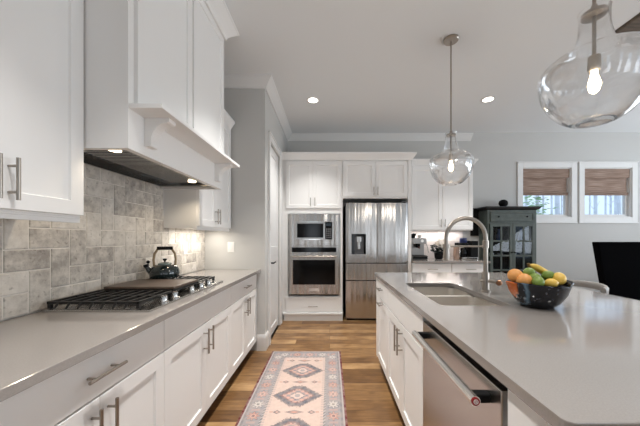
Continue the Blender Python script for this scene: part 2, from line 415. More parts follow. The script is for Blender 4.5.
# ------------------------------------------------------------------ left run
XC, XF = -.837, -.815                                          # carcass front, door front
def base_unit(label, y0, y1, pull_on_drawer, ends=()):
    t = thing('base_cabinet', label, 'cabinet', ((XL+XC)/2, (y0+y1)/2, 0), 'white base cabinets along the left wall')
    obj('carcass', MB().box(XL+.004, XC, y0+.001, y1-.001, .105, .8825), M['cab'], t)
    obj('toe_kick', MB().box(XL+.02, -.895, y0+.001, y1-.001, 0, .105), M['toe'], t)
    P = FR('+X', XC); gap = .002; W = .022
    dr = obj('drawer', MB().fbox(P, y0+gap, y1-gap, .713, .874, 0, W), M['cab'], t, .002)
    if pull_on_drawer: obj('drawer_handle', pull(MB(), FR('+X', XF), (y0+y1)/2, .793, .16, False), M['nickel'], dr, smooth=40)
    m = (y0+y1)/2
    for a, b, hs in ((y0+gap, m-gap/2, m-.034), (m+gap/2, y1-gap, m+.034)):
        dd = obj('door', MB().panel(P, a, b, .115, .705, W, .062), M['cab'], t)
        obj('door_handle', pull(MB(), FR('+X', XF), hs, .6, .16, True), M['nickel'], dd, smooth=40)
    return t
base_unit('white base cabinet nearest the camera on the left, with a bar pull on its drawer', .592, 1.341, True)
base_unit('white base cabinet under the gas cooktop, its drawer front without a pull', 1.341, 2.25, False)
base_unit('white base cabinet at the far end of the left run, beside the pantry wall', 2.25, 3.04, True)

def slab(name, x0, x1, y0, y1, label, hole=None, round_=0., z0=.8835, z1=.914):
    """stone slab, optionally with a rounded rectangular cut-out"""
    bm = bmesh.new()
    def loop(a, b, c, d, r, n=6):
        pts = []
        for cx, cy, s in ((b-r, d-r, 0), (a+r, d-r, 1), (a+r, c+r, 2), (b-r, c+r, 3)):
            for k in range(n+1):
                an = pi/2*(s+k/n); pts.append((cx+r*cos(an), cy+r*sin(an)))
        return pts
    outer = loop(x0, x1, y0, y1, max(round_, .003))
    loops = [outer]+([loop(*hole, .035)] if hole else [])
    mb = MB()
    if not hole:
        mb.prism(outer, lambda p, q, t: (p, q, t), z0, z1)
    else:
        o, i_ = loops; n = len(o)
        vs = [(x, y, z0) for x, y in o]+[(x, y, z1) for x, y in o]+[(x, y, z0) for x, y in i_]+[(x, y, z1) for x, y in i_]
        fs = []
        for k in range(n):
            q = (k+1) % n
            fs += [(k, q, n+q, n+k), (2*n+q, 2*n+k, 3*n+k, 3*n+q), (n+k, n+q, 3*n+q, 3*n+k), (q, k, 2*n+k, 2*n+q)]
        mb.add(vs, fs)
    bm.free()
    return tag(obj(name, mb, M['quartz'], bevel=.0025), label, 'countertop')
slab('countertop', XL+.012, -.77, .58, YP-.003, 'long taupe quartz countertop along the left wall under the cooktop')

# gas cooktop
CY0, CY1, CX0, CX1 = 1.295, 2.188, -1.375, -.855
ct = thing('gas_cooktop', 'stainless gas cooktop with black iron grates on the left countertop', 'cooktop', ((CX0+CX1)/2, (CY0+CY1)/2, .9145))
obj('tray', MB().box(CX0, CX1, CY0, CY1, .9145, .924).box(CX0+.02, CX1-.11, CY0+.02, CY1-.02, .924, .9265), M['steel'], ct, .003)
third = (CY1-CY0-.03)/3
for k in range(3):
    a = CY0+.012+k*(third+.003); b = a+third; g_ = MB(); x0, x1, zt = CX0+.015, CX1-.062, .962
    for y in (a+.006, b-.006): g_.box(x0, x1, y-.006, y+.006, zt-.014, zt)
    for x in (x0+.006, x1-.006): g_.box(x-.006, x+.006, a, b, zt-.014, zt)
    n = 8
    for j in range(1, n):
        x = x0+(x1-x0)*j/n; g_.box(x-.006, x+.006, a, b, zt-.014, zt)
        for yy, s in ((a, -1), (b, 1)):
            g_.add([(x-.006, yy, zt), (x+.006, yy, zt), (x+.006, yy, zt-.012), (x-.006, yy, zt-.012),
                    (x-.006, yy+s*.02*(k == 0 and s < 0 or k == 2 and s > 0), zt-.032), (x+.006, yy+s*.02*(k == 0 and s < 0 or k == 2 and s > 0), zt-.032)],
                   [(0,1,5,4), (3,2,1,0), (2,3,4,5), (0,4,3), (1,2,5)])
    g_.box(x0, x1, (a+b)/2-.0045, (a+b)/2+.0045, zt-.012, zt)
    for x in (x0+.008, x1-.008):
        for y in (a+.01, b-.01): g_.box(x-.008, x+.008, y-.008, y+.008, .9265, zt-.01)
    obj('grate', g_, M['iron'], ct, .002)
for x, y, r in ((-1.26, 1.45, .045), (-1.04, 1.45, .035), (-1.15, 1.74, .055), (-1.26, 2.03, .035), (-1.04, 2.03, .045)):
    b_ = MB().lathe([(r*1.25, 0), (r*1.25, .006), (r, .008), (r, .016), (r*.9, .02), (0, .02)], 24, (x, y, .9265))
    obj('burner', b_, M['iron'], ct, smooth=40)
for y in (1.455, 1.555, 1.745, 1.87, 1.985):
    k_ = MB().lathe([(.024, 0), (.024, .006), (.019, .008), (.0175, .03), (.016, .033), (0, .033)], 24, (-.886, y, .924))
    k_.box(-.893, -.879, y-.018, y+.018, .955, .962)
    obj('knob', k_, M['chrome'], ct, smooth=35)
mwd = pm('board_wood', srgb(82, 68, 58), .4, var=.28, vscale=5, stretch=(2, 14, 2))
bd = MB().box(-1.335, -.918, 1.605, 1.9, .9628, .979)
tag(obj('stove_board', bd, mwd, bevel=.004), 'dark brown wooden board lying across the middle of the cooktop grates', 'board')

# kettle
kx, ky, kz = -1.25, 2.065, .9627
kt = thing('tea_kettle', 'dark green enamel kettle with arched handle at the back of the cooktop', 'kettle', (kx, ky, kz))
menam = pm('kettle_enamel', srgb(32, 42, 42), .1, coat=.5)
prof = [(0, 0), (.092, 0), (.099, .008), (.101, .035), (.099, .062), (.088, .085), (.062, .101), (.048, .104), (0, .104)]
obj('body', MB().lathe(prof, 36, (kx, ky, kz)), menam, kt, smooth=50)
ru = Vector((.856, .517, 0)); kc = Vector((kx, ky, kz))
ld = obj('lid', MB().lathe([(.047, .104), (.045, .112), (.025, .12), (0, .122)], 28, (kx, ky, kz)), pm('kettle_lid', srgb(120, 132, 130), .2, .3), kt, smooth=40)
obj('lid_knob', MB().lathe([(.006, .12), (.006, .128), (.015, .14), (.016, .146), (0, .149)], 20, (kx, ky, kz)), M['blackm'], ld, smooth=40)
sp = [kc+ru*-.075+Vector((0,0,.04)), kc+ru*-.1+Vector((0,0,.068)), kc+ru*-.114+Vector((0,0,.092))]
so_ = obj('spout', MB().tube(sp, [.026, .02, .015], 14), menam, kt, smooth=60)
obj('spout_cap', MB().tube([sp[2]+Vector((0,0,-.002)), sp[2]+ru*-.006+Vector((0,0,.016))], .018, 14).ball(sp[2]+ru*.008+Vector((0,0,.034)), .012), M['blackm'], so_, smooth=50)
mtan = pm('handle_tan', srgb(150, 128, 98), .4, .3)
for s in (-1, 1):
    hp = [kc+ru*(s*.068)+Vector((0,0,.09)), kc+ru*(s*.072)+Vector((0,0,.14)), kc+ru*(s*.066)+Vector((0,0,.185)), kc+ru*(s*.045)+Vector((0,0,.222))]
    obj('handle_arm', MB().tube(hp, .0085, 10), mtan, kt, smooth=60)
obj('handle_grip', MB().tube([kc+ru*-.052+Vector((0,0,.226)), kc+ru*.052+Vector((0,0,.226))], .0135, 14), M['blackm'], kt, smooth=40)

# outlet and switch
def plate(name, P, u, v, label, cat, slots):
    t = thing(name, label, cat, P(u, v-.058, 0))
    obj('cover_plate', MB().fbox(P, u-.037, u+.037, v-.058, v+.058, 0, .006), M['plate'], t, .002)
    if slots:
        for dv in (-.022, .022): obj('socket', MB().fbox(P, u-.017, u+.017, v+dv-.014, v+dv+.014, .006, .009), M['plate'], t, .002)
    else: obj('rocker', MB().fbox(P, u-.017, u+.017, v-.033, v+.033, .006, .01), M['plate'], t, .002)
plate('wall_outlet', FR('+X', XL+.0125), 2.63, 1.165, 'white outlet plate on the stone backsplash behind the kettle', 'outlet', True)
plate('light_switch', FR('-Y', YP), -1.108, 1.163, 'white rocker switch plate on the grey wall beside the pantry', 'switch', False)

# upper cabinets on the left
XU = -1.117; UF = -1.097
def upper_left(y0, y1, split, label, hs):
    t = thing('upper_cabinet', label, 'cabinet', ((XL+XU)/2, (y0+y1)/2, 1.352), 'white upper cabinets along the left wall')
    obj('carcass', MB().box(XL+.004, XU, y0, y1, 1.36, 2.47).box(XL+.004, XU, y0, y1, 1.352, 1.36).box(XU-.02, XU, y0, y1, 1.335, 1.352), M['cab'], t, .0015)
    P = FR('+X', XU)
    for a, b, hu in ((y0+.003, split-.001, split-.026), (split+.001, y1-.003, split+.026)):
        dd = obj('door', MB().panel(P, a, b, 1.368, 2.46, .02, .06), M['cab'], t)
        obj('door_handle', pull(MB(), FR('+X', UF), hu, 1.47, .145, True), M['nickel'], dd, smooth=40)
    cr = [(0, 2.45), (.012, 2.45), (.02, 2.48), (.06, 2.535), (.06, 2.56), (0, 2.56)]
    obj('crown', sweep([(XL+.01, y0), (XU+.002, y0), (XU+.002, y1)] if y0 < 2 else [(XU+.002, y0), (XU+.002, y1)], cr, -1), M['cab'], t)
    return t
upper_left(.588, 1.218, .904, 'large white upper cabinet at the near left, above the front of the countertop', None)
upper_left(2.292, 3.03, 2.63, 'small white upper cabinet beyond the range hood, beside the pantry wall', None)

# range hood: painted wood box with a mantel shelf on corbels
HY0, HY1, HX = 1.222, 2.288, -.905
hood = thing('range_hood', 'white wooden range hood with a mantel shelf above the cooktop', 'range hood', ((XL+HX)/2, (HY0+HY1)/2, 1.66))
b_ = MB().box(HX-.03, HX, HY0, HY1, 1.672, 1.875).box(XL+.004, HX-.03, HY0, HY0+.03, 1.672, 1.875).box(XL+.004, HX-.03, HY1-.03, HY1, 1.672, 1.875).box(XL+.004, HX-.03, HY0+.03, HY1-.03, 1.78, 1.875)
obj('body', b_, M['cab'], hood)
obj('mantel_shelf', MB().box(HX, -.752, HY0+.002, HY1-.012, 1.853, 1.8745), M['cab'], hood, .002)
def corbel(y):
    q = [(0, 1.853), (.122, 1.853), (.122, 1.836)]
    for k in range(9):
        a = k/8*pi/2; q.append((.112-.078*sin(a), 1.742+.088*cos(a)))
    q += [(.034, 1.722), (.03, 1.716), (0, 1.716)]
    return MB().prism(q, lambda p, z, t: (HX+p, t, z), y, y+.058)
for y in (HY0+.105, HY1-.145): obj('corbel', corbel(y), M['cab'], hood, .0015)
ln = MB().box(XL+.016, HX-.032, HY0+.032, HY1-.032, 1.70, 1.72)
liner = obj('liner', MB().box(XL+.016, HX-.031, HY0+.031, HY1-.031, 1.735, 1.75), M['black'], hood)
rim = MB()
for (a, b, c, d_) in ((HX-.085, HX-.031, HY0+.031, HY1-.031), (XL+.016, XL+.03, HY0+.031, HY1-.031), (XL+.03, HX-.085, HY0+.031, HY0+.07), (XL+.03, HX-.085, HY1-.07, HY1-.031)): rim.box(a, b, c, d_, 1.69, 1.735)
obj('liner_rim', rim, M['steel'], liner)
fl = MB()
for i in range(30):
    y = HY0+.12+i*.0275; fl.box(XL+.16, HX-.1, y, y+.016, 1.705, 1.735)
obj('filter', fl, M['steel'], hood)
for (x, y) in ((-1.055, HY0+.115), (-1.055, HY1-.2)):
    l_ = obj('lamp', MB().lathe([(.027, 0), (.027, .01), (0, .01)], 24, (x, y, 1.696)), M['hoodlamp'], hood, smooth=40)
    d = bpy.data.lights.new('hood_light', 'SPOT'); d.energy = 4.5; d.spot_size = R(140); d.spot_blend = .6; d.color = (1, .83, .6); d.shadow_soft_size = .03
    lo = bpy.data.objects.new('hood_light', d); COL.objects.link(lo); lo.location = (x, y, 1.69)

# cabinet over the hood, up to the ceiling
hc = thing('hood_cabinet', 'tall white cabinet over the range hood, reaching the ceiling crown', 'cabinet', ((XL+HX)/2, (HY0+HY1)/2, 1.8752))
obj('carcass', MB().box(XL+.004, HX, HY0, HY1, 1.8752, 2.96), M['cab'], hc)
P = FR('+X', HX)
for a, b in ((HY0+.035, 1.757), (1.777, HY1-.004)): obj('door', MB().panel(P, a, b, 1.892, 2.935, .02, .055), M['cab'], hc)
cr2 = [(0, 2.935), (.014, 2.935), (.02, 2.96), (.032, 2.975), (.055, 3.0), (.085, 3.03), (.095, 3.035), (.095, H-.001), (0, H-.001)]
obj('crown', sweep([(XL+.01, HY0), (HX+.02, HY0), (HX+.02, HY1), (XL+.01, HY1)], cr2, -1), M['cab'], hc)
# under-cabinet lamp of the far upper
area('under_cabinet_light', (-1.25, 2.68, 1.345), (0, 0, 0), .06, .55, 2.7, (1, .93, .82))

# ------------------------------------------------------------------ back run: oven tower, fridge, coffee counter
YT = 4.175; YTF = 4.155
tw = thing('oven_tower_cabinet', 'tall white cabinet holding the microwave and wall oven', 'cabinet', (-.25, 4.43, 0))
c = MB().box(XP+.004, -.635, YT, YB-.004, .12, 2.45).box(.165, .2, YT, YB-.004, .12, 2.45).box(-.635, .165, YT+.5, YB-.004, .12, 2.45)
c.box(-.635, .165, YT, YT+.5, 1.635, 2.45).box(-.635, .165, YT, YT+.5, .12, .375)
c.box(XP+.004, -.7, YT-.01, YT, .12, 2.45)
obj('carcass', c, M['cab'], tw, .0015)
P = FR('-Y', YT)
for a, b, hu in ((-.668, -.258, -.288), (-.252, .172, -.222)):
    dd = obj('door', MB().panel(P, a, b, 1.72, 2.43, .02, .055), M['cab'], tw)
    obj('door_handle', pull(MB(), FR('-Y', YTF), hu, 1.81, .13, True, .005), M['nickel'], dd, smooth=40)
dr = obj('drawer', MB().fbox(P, -.668, .17, .135, .36, 0, .02), M['cab'], tw, .002)
obj('drawer_handle', pull(MB(), FR('-Y', YTF), -.25, .222, .15, False, .005), M['nickel'], dr, smooth=40)
obj('base_ledge', MB().box(-.71, .2, YT-.055, YT+.02, .1, .124), M['cab'], tw, .003)
obj('toe_board', MB().box(-.7, .2, YT-.03, YT+.02, 0, .1), M['cab'], tw)

# steel with a fine horizontal brush and slightly wavy doors
def fridge_steel():
    m = bpy.data.materials.new('fridge_steel'); m.use_nodes = True; nt = m.node_tree; b = nt.nodes['Principled BSDF']
    b.inputs['Base Color'].default_value = srgb(186, 182, 178); b.inputs['Metallic'].default_value = 1; b.inputs['Roughness'].default_value = .24
    b.inputs['Anisotropic'].default_value = .75
    tg = nt.nodes.new('ShaderNodeTangent'); tg.direction_type = 'RADIAL'; tg.axis = 'Z'; nt.links.new(tg.outputs[0], b.inputs['Tangent'])
    tc = nt.nodes.new('ShaderNodeTexCoord'); mp = nt.nodes.new('ShaderNodeMapping'); mp.inputs['Scale'].default_value = (1.2, .2, .04)
    n = nt.nodes.new('ShaderNodeTexNoise'); n.inputs['Scale'].default_value = 9; n.inputs['Detail'].default_value = .9
    bp = nt.nodes.new('ShaderNodeBump'); bp.inputs['Strength'].default_value = .8; bp.inputs['Distance'].default_value = .04
    nt.links.new(tc.outputs['Object'], mp.inputs[0]); nt.links.new(mp.outputs[0], n.inputs[0]); nt.links.new(n.outputs[0], bp.inputs['Height']); nt.links.new(bp.outputs[0], b.inputs['Normal'])
    return m
M['fsteel'] = fridge_steel()
# microwave and oven
P = FR('-Y', YT-.002)
mv = thing('built_in_microwave', 'stainless built-in microwave above the wall oven', 'microwave', (-.235, YT, 1.14))
AX0, AX1 = -.625, .155
obj('trim_frame', MB().fbox(P, AX0, AX1, 1.142, 1.628, 0, .02), M['fsteel'], mv, .003)
obj('chamber', MB().box(-.6, .13, YT+.01, YT+.45, 1.16, 1.61), M['blackm'], mv)
f2 = FR('-Y', YT-.022)
obj('surround', MB().fbox(f2, -.525, .047, 1.232, 1.515, 0, .012), M['chrome'], mv, .002)
f3 = FR('-Y', YT-.034)
dd = obj('door', MB().fbox(f3, -.515, -.07, 1.243, 1.505, 0, .014), M['steel'], mv, .003)
obj('door_window', MB().fbox(FR('-Y', YT-.048), -.492, -.094, 1.268, 1.482, 0, .002), M['black'], dd)
cp_ = obj('control_panel', MB().fbox(f3, -.066, .04, 1.243, 1.505, 0, .012), M['black'], mv, .002)
bt = MB()
for r_ in range(5):
    for k in range(3): bt.fbox(FR('-Y', YT-.046), -.052+k*.03, -.032+k*.03, 1.262+r_*.032, 1.278+r_*.032, 0, .0015)
obj('button', bt, pm('button_grey', srgb(120, 120, 122), .4), cp_)
obj('display', MB().fbox(FR('-Y', YT-.046), -.052, .026, 1.445, 1.485, 0, .0015), pm('display', srgb(40, 50, 56), .2), cp_)

ov = thing('wall_oven', 'stainless built-in wall oven with black glass door under the microwave', 'oven', (-.235, YT, .38))
obj('chamber', MB().box(-.6, .13, YT+.01, YT+.45, .41, 1.12), M['blackm'], ov)
fa = MB().fbox(P, AX0, AX1, .385, 1.139, 0, .02)
obj('frame', fa, M['fsteel'], ov, .003)
obj('control_strip', MB().fbox(f2, -.575, .105, 1.045, 1.118, 0, .008), M['black'], ov, .002)
od = obj('door', MB().fbox(f2, -.61, .14, .405, 1.025, 0, .024), M['fsteel'], ov, .004)
f4 = FR('-Y', YT-.046)
obj('door_window', MB().fbox(f4, -.555, .085, .555, .93, 0, .003), M['black'], od, .001)
hb = MB().tube([f4(-.58, .982, .04), f4(.11, .982, .04)], .012, 14)
for u in (-.54, .07): hb.tube([f4(u, .982, 0), f4(u, .982, .04)], .009, 10)
obj('door_handle', hb, M['nickel'], od, smooth=40)
obj('name_plate', MB().fbox(f4, -.31, -.16, .455, .495, 0, .003), pm('plate_silver', srgb(206, 200, 196), .4, .4), od, .001)
obj('bottom_vent', MB().fbox(f2, -.61, .14, .386, .4, 0, .01), M['blackm'], ov)

YF = 4.14
fg = thing('refrigerator', 'stainless french-door refrigerator with a water dispenser in its left door', 'refrigerator', (.72, 4.43, 0))
obj('case', MB().box(.245, 1.19, YF+.085, YB-.02, .03, 1.79), M['blackm'], fg, .003)
obj('base_grille', MB().box(.27, 1.17, YF+.06, YF+.12, 0, .03), M['blackm'], fg)
def fdoor(u0, u1, v0, v1, hole=None, bulge=.016):
    mb = MB(); nu = 14; U0, U1 = .25, 1.195
    def wv(u):
        t = (u-u0)/(u1-u0)*2-1; return .07+bulge*(1-t*t*t*t)
    us = [u0+(u1-u0)*i/nu for i in range(nu+1)]
    if hole: us = sorted(set(us+[hole[0], hole[1]]))
    vs = [v0, v1] if not hole else [v0, hole[2], hole[3], v1]
    P = FR('-Y', YF+.085)
    for i in range(len(us)-1):
        for j in range(len(vs)-1):
            if hole and us[i] >= hole[0]-1e-6 and us[i+1] <= hole[1]+1e-6 and j == 1:
                a, b = us[i], us[i+1]
                continue
            a, b = us[i], us[i+1]; mb.add([P(a,vs[j],wv(a)),P(b,vs[j],wv(b)),P(b,vs[j+1],wv(b)),P(a,vs[j+1],wv(a))], [(0,1,2,3)])
    for v, fl_ in ((v0, 0), (v1, 1)):
        for i in range(len(us)-1):
            a, b = us[i], us[i+1]; mb.add([P(a,v,0),P(b,v,0),P(b,v,wv(b)),P(a,v,wv(a))], [(0,1,2,3)])
    for u in (u0, u1): mb.add([P(u,v0,0),P(u,v1,0),P(u,v1,wv(u)),P(u,v0,wv(u))], [(0,1,2,3)])
    mb.add([P(u0,v0,0),P(u1,v0,0),P(u1,v1,0),P(u0,v1,0)], [(0,1,2,3)])
    # weld
    idx = {}; nv = []; mp_ = []
    for p in mb.v:
        k = tuple(round(c_, 5) for c_ in p)
        if k not in idx: idx[k] = len(nv); nv.append(p)
        mp_.append(idx[k])
    mb.f = [tuple(mp_[i] for i in f) for f in mb.f]; mb.v = nv
    return mb
DH = (.335, .555, 1.015, 1.325)
ld_ = obj('door', fdoor(.25, .719, .885, 1.798, DH), M['fsteel'], fg, smooth=35)
obj('door', fdoor(.723, 1.195, .885, 1.798), M['fsteel'], fg, smooth=35)
obj('drawer', fdoor(.25, 1.195, .622, .873), M['fsteel'], fg, smooth=35)
obj('drawer', fdoor(.25, 1.195, .035, .608), M['fsteel'], fg, smooth=35)
obj('seal', MB().box(.26, 1.185, YF+.05, YF+.09, .05, 1.785), M['blackm'], fg)
P = FR('-Y', YF+.05)
ds = obj('dispenser', MB().fbox(P, DH[0]-.002, DH[0]+.045, DH[2], DH[3], -.0, .046).fbox(P, DH[1]-.03, DH[1]+.002, DH[2], DH[3], 0, .046).fbox(P, DH[0]+.045, DH[1]-.03, DH[3]-.04, DH[3], 0, .046), M['black'], fg, .002)
obj('recess', MB().fbox(P, DH[0]+.045, DH[1]-.03, DH[2]+.02, DH[3]-.04, 0, .008).fbox(P, DH[0]+.045, DH[1]-.03, DH[2], DH[2]+.02, 0, .042), pm('recess_grey', srgb(96, 96, 98), .35, .6), ds)
obj('nozzle', MB().fbox(P, .415, .485, 1.2, 1.285, .008, .038).fbox(P, .43, .47, 1.09, 1.2, .008, .018), M['steel'], ds, .003)
for u in (.3, 1.14): obj('hinge_cover', MB().box(u-.03, u+.03, YF+.02, YF+.12, 1.798, 1.815), M['blackm'], fg, .003)

fc = thing('fridge_cabinet', 'white two-door cabinet directly above the refrigerator', 'cabinet', (.72, 4.43, 1.885))
obj('carcass', MB().box(.202, 1.199, YT, YB-.004, 1.87, 2.45), M['cab'], fc)
P = FR('-Y', YT)
for a, b, hu in ((.208, .703, .675), (.707, 1.195, .735)):
    dd = obj('door', MB().panel(P, a, b, 1.895, 2.43, .02, .06), M['cab'], fc)
    obj('door_handle', pull(MB(), FR('-Y', YTF), hu, 1.975, .13, True, .005), M['nickel'], dd, smooth=40)
obj('side_panel', MB().box(1.201, 1.25, YTF, YB-.004, 0, 2.45), M['cab'], fc, .002)
ccr = [(0, 2.45), (.012, 2.45), (.018, 2.47), (.06, 2.53), (.066, 2.535), (.066, 2.56), (0, 2.56)]
tag(obj('cabinet_crown', sweep([(XP+.003, YT-.01), (1.252, YT-.01), (1.252, YB-.003)], ccr, -1).box(XP+.004, 1.25, YT, YB-.004, 2.4505, 2.46), M['cab']), 'white crown moulding running along the top of the oven and fridge cabinets', 'moulding')

# right uppers
YU = 4.39
ru_ = thing('upper_cabinet', 'white two-door upper cabinet right of the refrigerator, behind the far pendant', 'cabinet', (1.79, 4.55, 1.38))
obj('carcass', MB().box(1.254, 2.31, YU, YB-.004, 1.385, 2.448), M['cab'], ru_)
P = FR('-Y', YU)
for a, b, hu in ((1.33, 1.816, 1.785), (1.82, 2.305, 1.851)):
    dd = obj('door', MB().panel(P, a, b, 1.4, 2.41, .02, .06), M['cab'], ru_)
    obj('door_handle', pull(MB(), FR('-Y', YU-.02), hu, 1.5, .13, True, .005), M['nickel'], dd, smooth=40)
rcr = [(0, 2.43), (.012, 2.43), (.018, 2.45), (.055, 2.5), (.06, 2.505), (.06, 2.525), (0, 2.525)]
obj('crown', sweep([(1.32, YU), (2.312, YU), (2.312, YB-.003)], rcr, -1), M['cab'], ru_)
area('under_cabinet_light', (1.8, 4.6, 1.375), (0, 0, 0), .9, .04, 3, (1, .94, .9))

for a, b, lab in ((1.254, 1.845, 'white base cabinet under the coffee machine, next to the refrigerator'), (1.849, 2.4, 'white base cabinet under the coffee maker, at the right end by the hutch')):
    t = thing('base_cabinet', lab, 'cabinet', ((a+b)/2, 4.43, 0))
    obj('carcass', MB().box(a, b, 4.13, YB-.004, .1, .882), M['cab'], t)
    obj('toe_kick', MB().box(a, b, 4.2, YB-.004, 0, .1), M['toe'], t)
    P = FR('-Y', 4.13)
    dd = obj('drawer', MB().fbox(P, a+.003, b-.003, .71, .872, 0, .02), M['cab'], t, .002)
    obj('drawer_handle', pull(MB(), FR('-Y', 4.11), (a+b)/2, .79, .15, False, .005), M['nickel'], dd, smooth=40)
    dd = obj('door', MB().panel(P, a+.003, b-.003, .115, .703), M['cab'], t)
    obj('door_handle', pull(MB(), FR('-Y', 4.11), b-.05, .6, .15, True, .005), M['nickel'], dd, smooth=40)
slab('countertop', 1.252, 2.42, 4.085, YB-.01, 'short taupe quartz countertop along the back wall under the coffee machine')
def subway():
    m = bpy.data.materials.new('white_subway'); m.use_nodes = True; nt = m.node_tree; b = nt.nodes['Principled BSDF']
    tc = nt.nodes.new('ShaderNodeTexCoord'); mp = nt.nodes.new('ShaderNodeMapping'); mp.inputs['Rotation'].default_value = (R(-90), 0, 0)
    br = nt.nodes.new('ShaderNodeTexBrick'); br.inputs['Scale'].default_value = 1; br.inputs['Brick Width'].default_value = .2; br.inputs['Row Height'].default_value = .1; br.inputs['Mortar Size'].default_value = .003
    br.inputs['Color1'].default_value = srgb(222, 214, 210); br.inputs['Color2'].default_value = srgb(208, 200, 196); br.inputs['Mortar'].default_value = srgb(232, 228, 224)
    nt.links.new(tc.outputs['Object'], mp.inputs[0]); nt.links.new(mp.outputs[0], br.inputs[0]); nt.links.new(br.outputs[0], b.inputs['Base Color']); b.inputs['Roughness'].default_value = .4
    return m
struct('backsplash_back', MB().box(1.252, 2.31, YB-.009, YB, .916, 1.384), subway())

# things on the coffee counter
ZC = .9145
em = thing('espresso_machine', 'chrome espresso machine on the back counter beside the refrigerator', 'coffee machine', (1.45, 4.5, ZC))
obj('base', MB().box(1.33, 1.585, 4.38, 4.66, ZC, ZC+.06), M['espresso'], em, .006)
obj('drip_tray', MB().box(1.345, 1.57, 4.35, 4.385, ZC+.01, ZC+.055).box(1.345, 1.57, 4.385, 4.5, ZC+.06, ZC+.066), M['blackm'], em, .003)
obj('body', MB().box(1.34, 1.575, 4.53, 4.66, ZC+.06, ZC+.28), M['espresso'], em, .006)
obj('head', MB().box(1.34, 1.575, 4.4, 4.66, ZC+.25, ZC+.345), M['espresso'], em, .008)
obj('brew_group', MB().lathe([(.03, 0), (.035, .02), (.035, .06), (0, .06)], 20, (1.45, 4.46, ZC+.19)), M['blackm'], em, smooth=40)
obj('portafilter', MB().tube([(1.45, 4.46, ZC+.2), (1.43, 4.33, ZC+.19)], .013, 12), pm('burgundy_handle', srgb(70, 24, 22), .4), em, smooth=40)
obj('gauge', MB().tube([(1.5, 4.402, ZC+.3), (1.5, 4.395, ZC+.3)], .024, 20), M['plate'], em)
obj('bean_hopper', MB().lathe([(.035, 0), (.06, .06), (.06, .075), (0, .078)], 20, (1.39, 4.55, ZC+.345)), M['blackm'], em, smooth=40)
obj('steam_wand', MB().tube([(1.56, 4.4, ZC+.27), (1.575, 4.37, ZC+.2), (1.585, 4.36, ZC+.11)], .006, 8), M['espresso'], em, smooth=40)
for x, lab in ((1.49, 'white cup standing on the espresso machine, right of the bean hopper'),):
    tag(obj('cup', MB().lathe([(.024, 0), (.036, .05), (.033, .05), (.022, .005), (0, .005)], 20, (x, 4.5, ZC+.3455)), M['plate'], smooth=40), lab, 'cup')

mleaf = pm('leaf_dark', srgb(22, 30, 22), .5, var=.3, vscale=20); mpet = pm('petal_white', srgb(240, 232, 222), .6)
px, py = 1.8, 4.48
pl = thing('flower_pot', 'small black pot of white flowers on the back counter', 'plant', (px, py, ZC))
obj('pot', MB().lathe([(.05, 0), (.066, .02), (.075, .1), (.07, .1), (.06, .085), (0, .085)], 24, (px, py, ZC)), M['black'], pl, smooth=40)
random.seed(11)
lf = MB(); pt = MB(); st = MB()
for k in range(70):
    a = random.uniform(0, 2*pi); r = random.uniform(.02, .125); z = ZC+random.uniform(.09, .24)
    c = Vector((px+r*cos(a), py+r*sin(a)*.8, z)); Mx = Matrix.Rotation(random.uniform(0, pi), 3, 'Z') @ Matrix.Rotation(random.uniform(-.8, .8), 3, 'X')
    lf.ball(c, .038, .022, .004, 8, 5, Mx)
    if k % 4 == 0: st.tube([(px, py, ZC+.08), c], .003, 6)
for k in range(22):
    c = Vector((px+random.uniform(-.03, .1), py+random.uniform(-.13, .03), ZC+random.uniform(.19, .31)))
    for j in range(5):
        Mx = Matrix.Rotation(2*pi*j/5, 3, 'Y'); pt.ball(c+Mx @ Vector((.018, 0, 0)), .019, .006, .014, 8, 5, Mx)
obj('foliage', lf, mleaf, pl, smooth=60); obj('blossom', pt, mpet, pl, smooth=60); obj('stem', st, mleaf, pl, smooth=60)

kb = thing('knife_block', 'narrow tan block standing between the flowers and the coffee maker', 'knife block', (2.1, 4.5, ZC))
obj('block', MB().box(2.075, 2.125, 4.45, 4.56, ZC, ZC+.2), pm('tan_wood', srgb(150, 124, 108), .5, var=.15, vscale=9), kb, .004)
kn = MB()
for j in range(3): kn.box(2.09, 2.11, 4.465+j*.032, 4.483+j*.032, ZC+.2, ZC+.27)
obj('knife_handle', kn, M['blackm'], kb, .004)
cm = thing('coffee_maker', 'black drip coffee maker at the right end of the back counter', 'coffee maker', (2.28, 4.5, ZC))
obj('base', MB().box(2.15, 2.4, 4.4, 4.64, ZC, ZC+.035), M['chrome'], cm, .006)
obj('tower', MB().box(2.29, 2.41, 4.4, 4.64, ZC+.035, ZC+.3), M['blackm'], cm, .012)
obj('brew_head', MB().box(2.15, 2.3, 4.42, 4.62, ZC+.21, ZC+.27), M['blackm'], cm, .012)
obj('carafe', MB().lathe([(.05, 0), (.062, .03), (.06, .1), (.04, .14), (.042, .15), (0, .15)], 24, (2.215, 4.5, ZC+.0355)), M['black'], cm, smooth=40)
obj('carafe_handle', MB().tube([(2.16, 4.47, ZC+.16), (2.125, 4.44, ZC+.14), (2.125, 4.44, ZC+.07), (2.16, 4.47, ZC+.06)], .007, 8), M['chrome'], cm, smooth=50)
tag(obj('canister', MB().lathe([(.055, 0), (.058, .004), (.058, .07), (.05, .078), (0, .08)], 24, (2.222, 4.52, ZC+.2705)), pm('navy_tin', srgb(48, 58, 104), .35), smooth=40), 'navy blue tin sitting on top of the black coffee maker', 'canister')

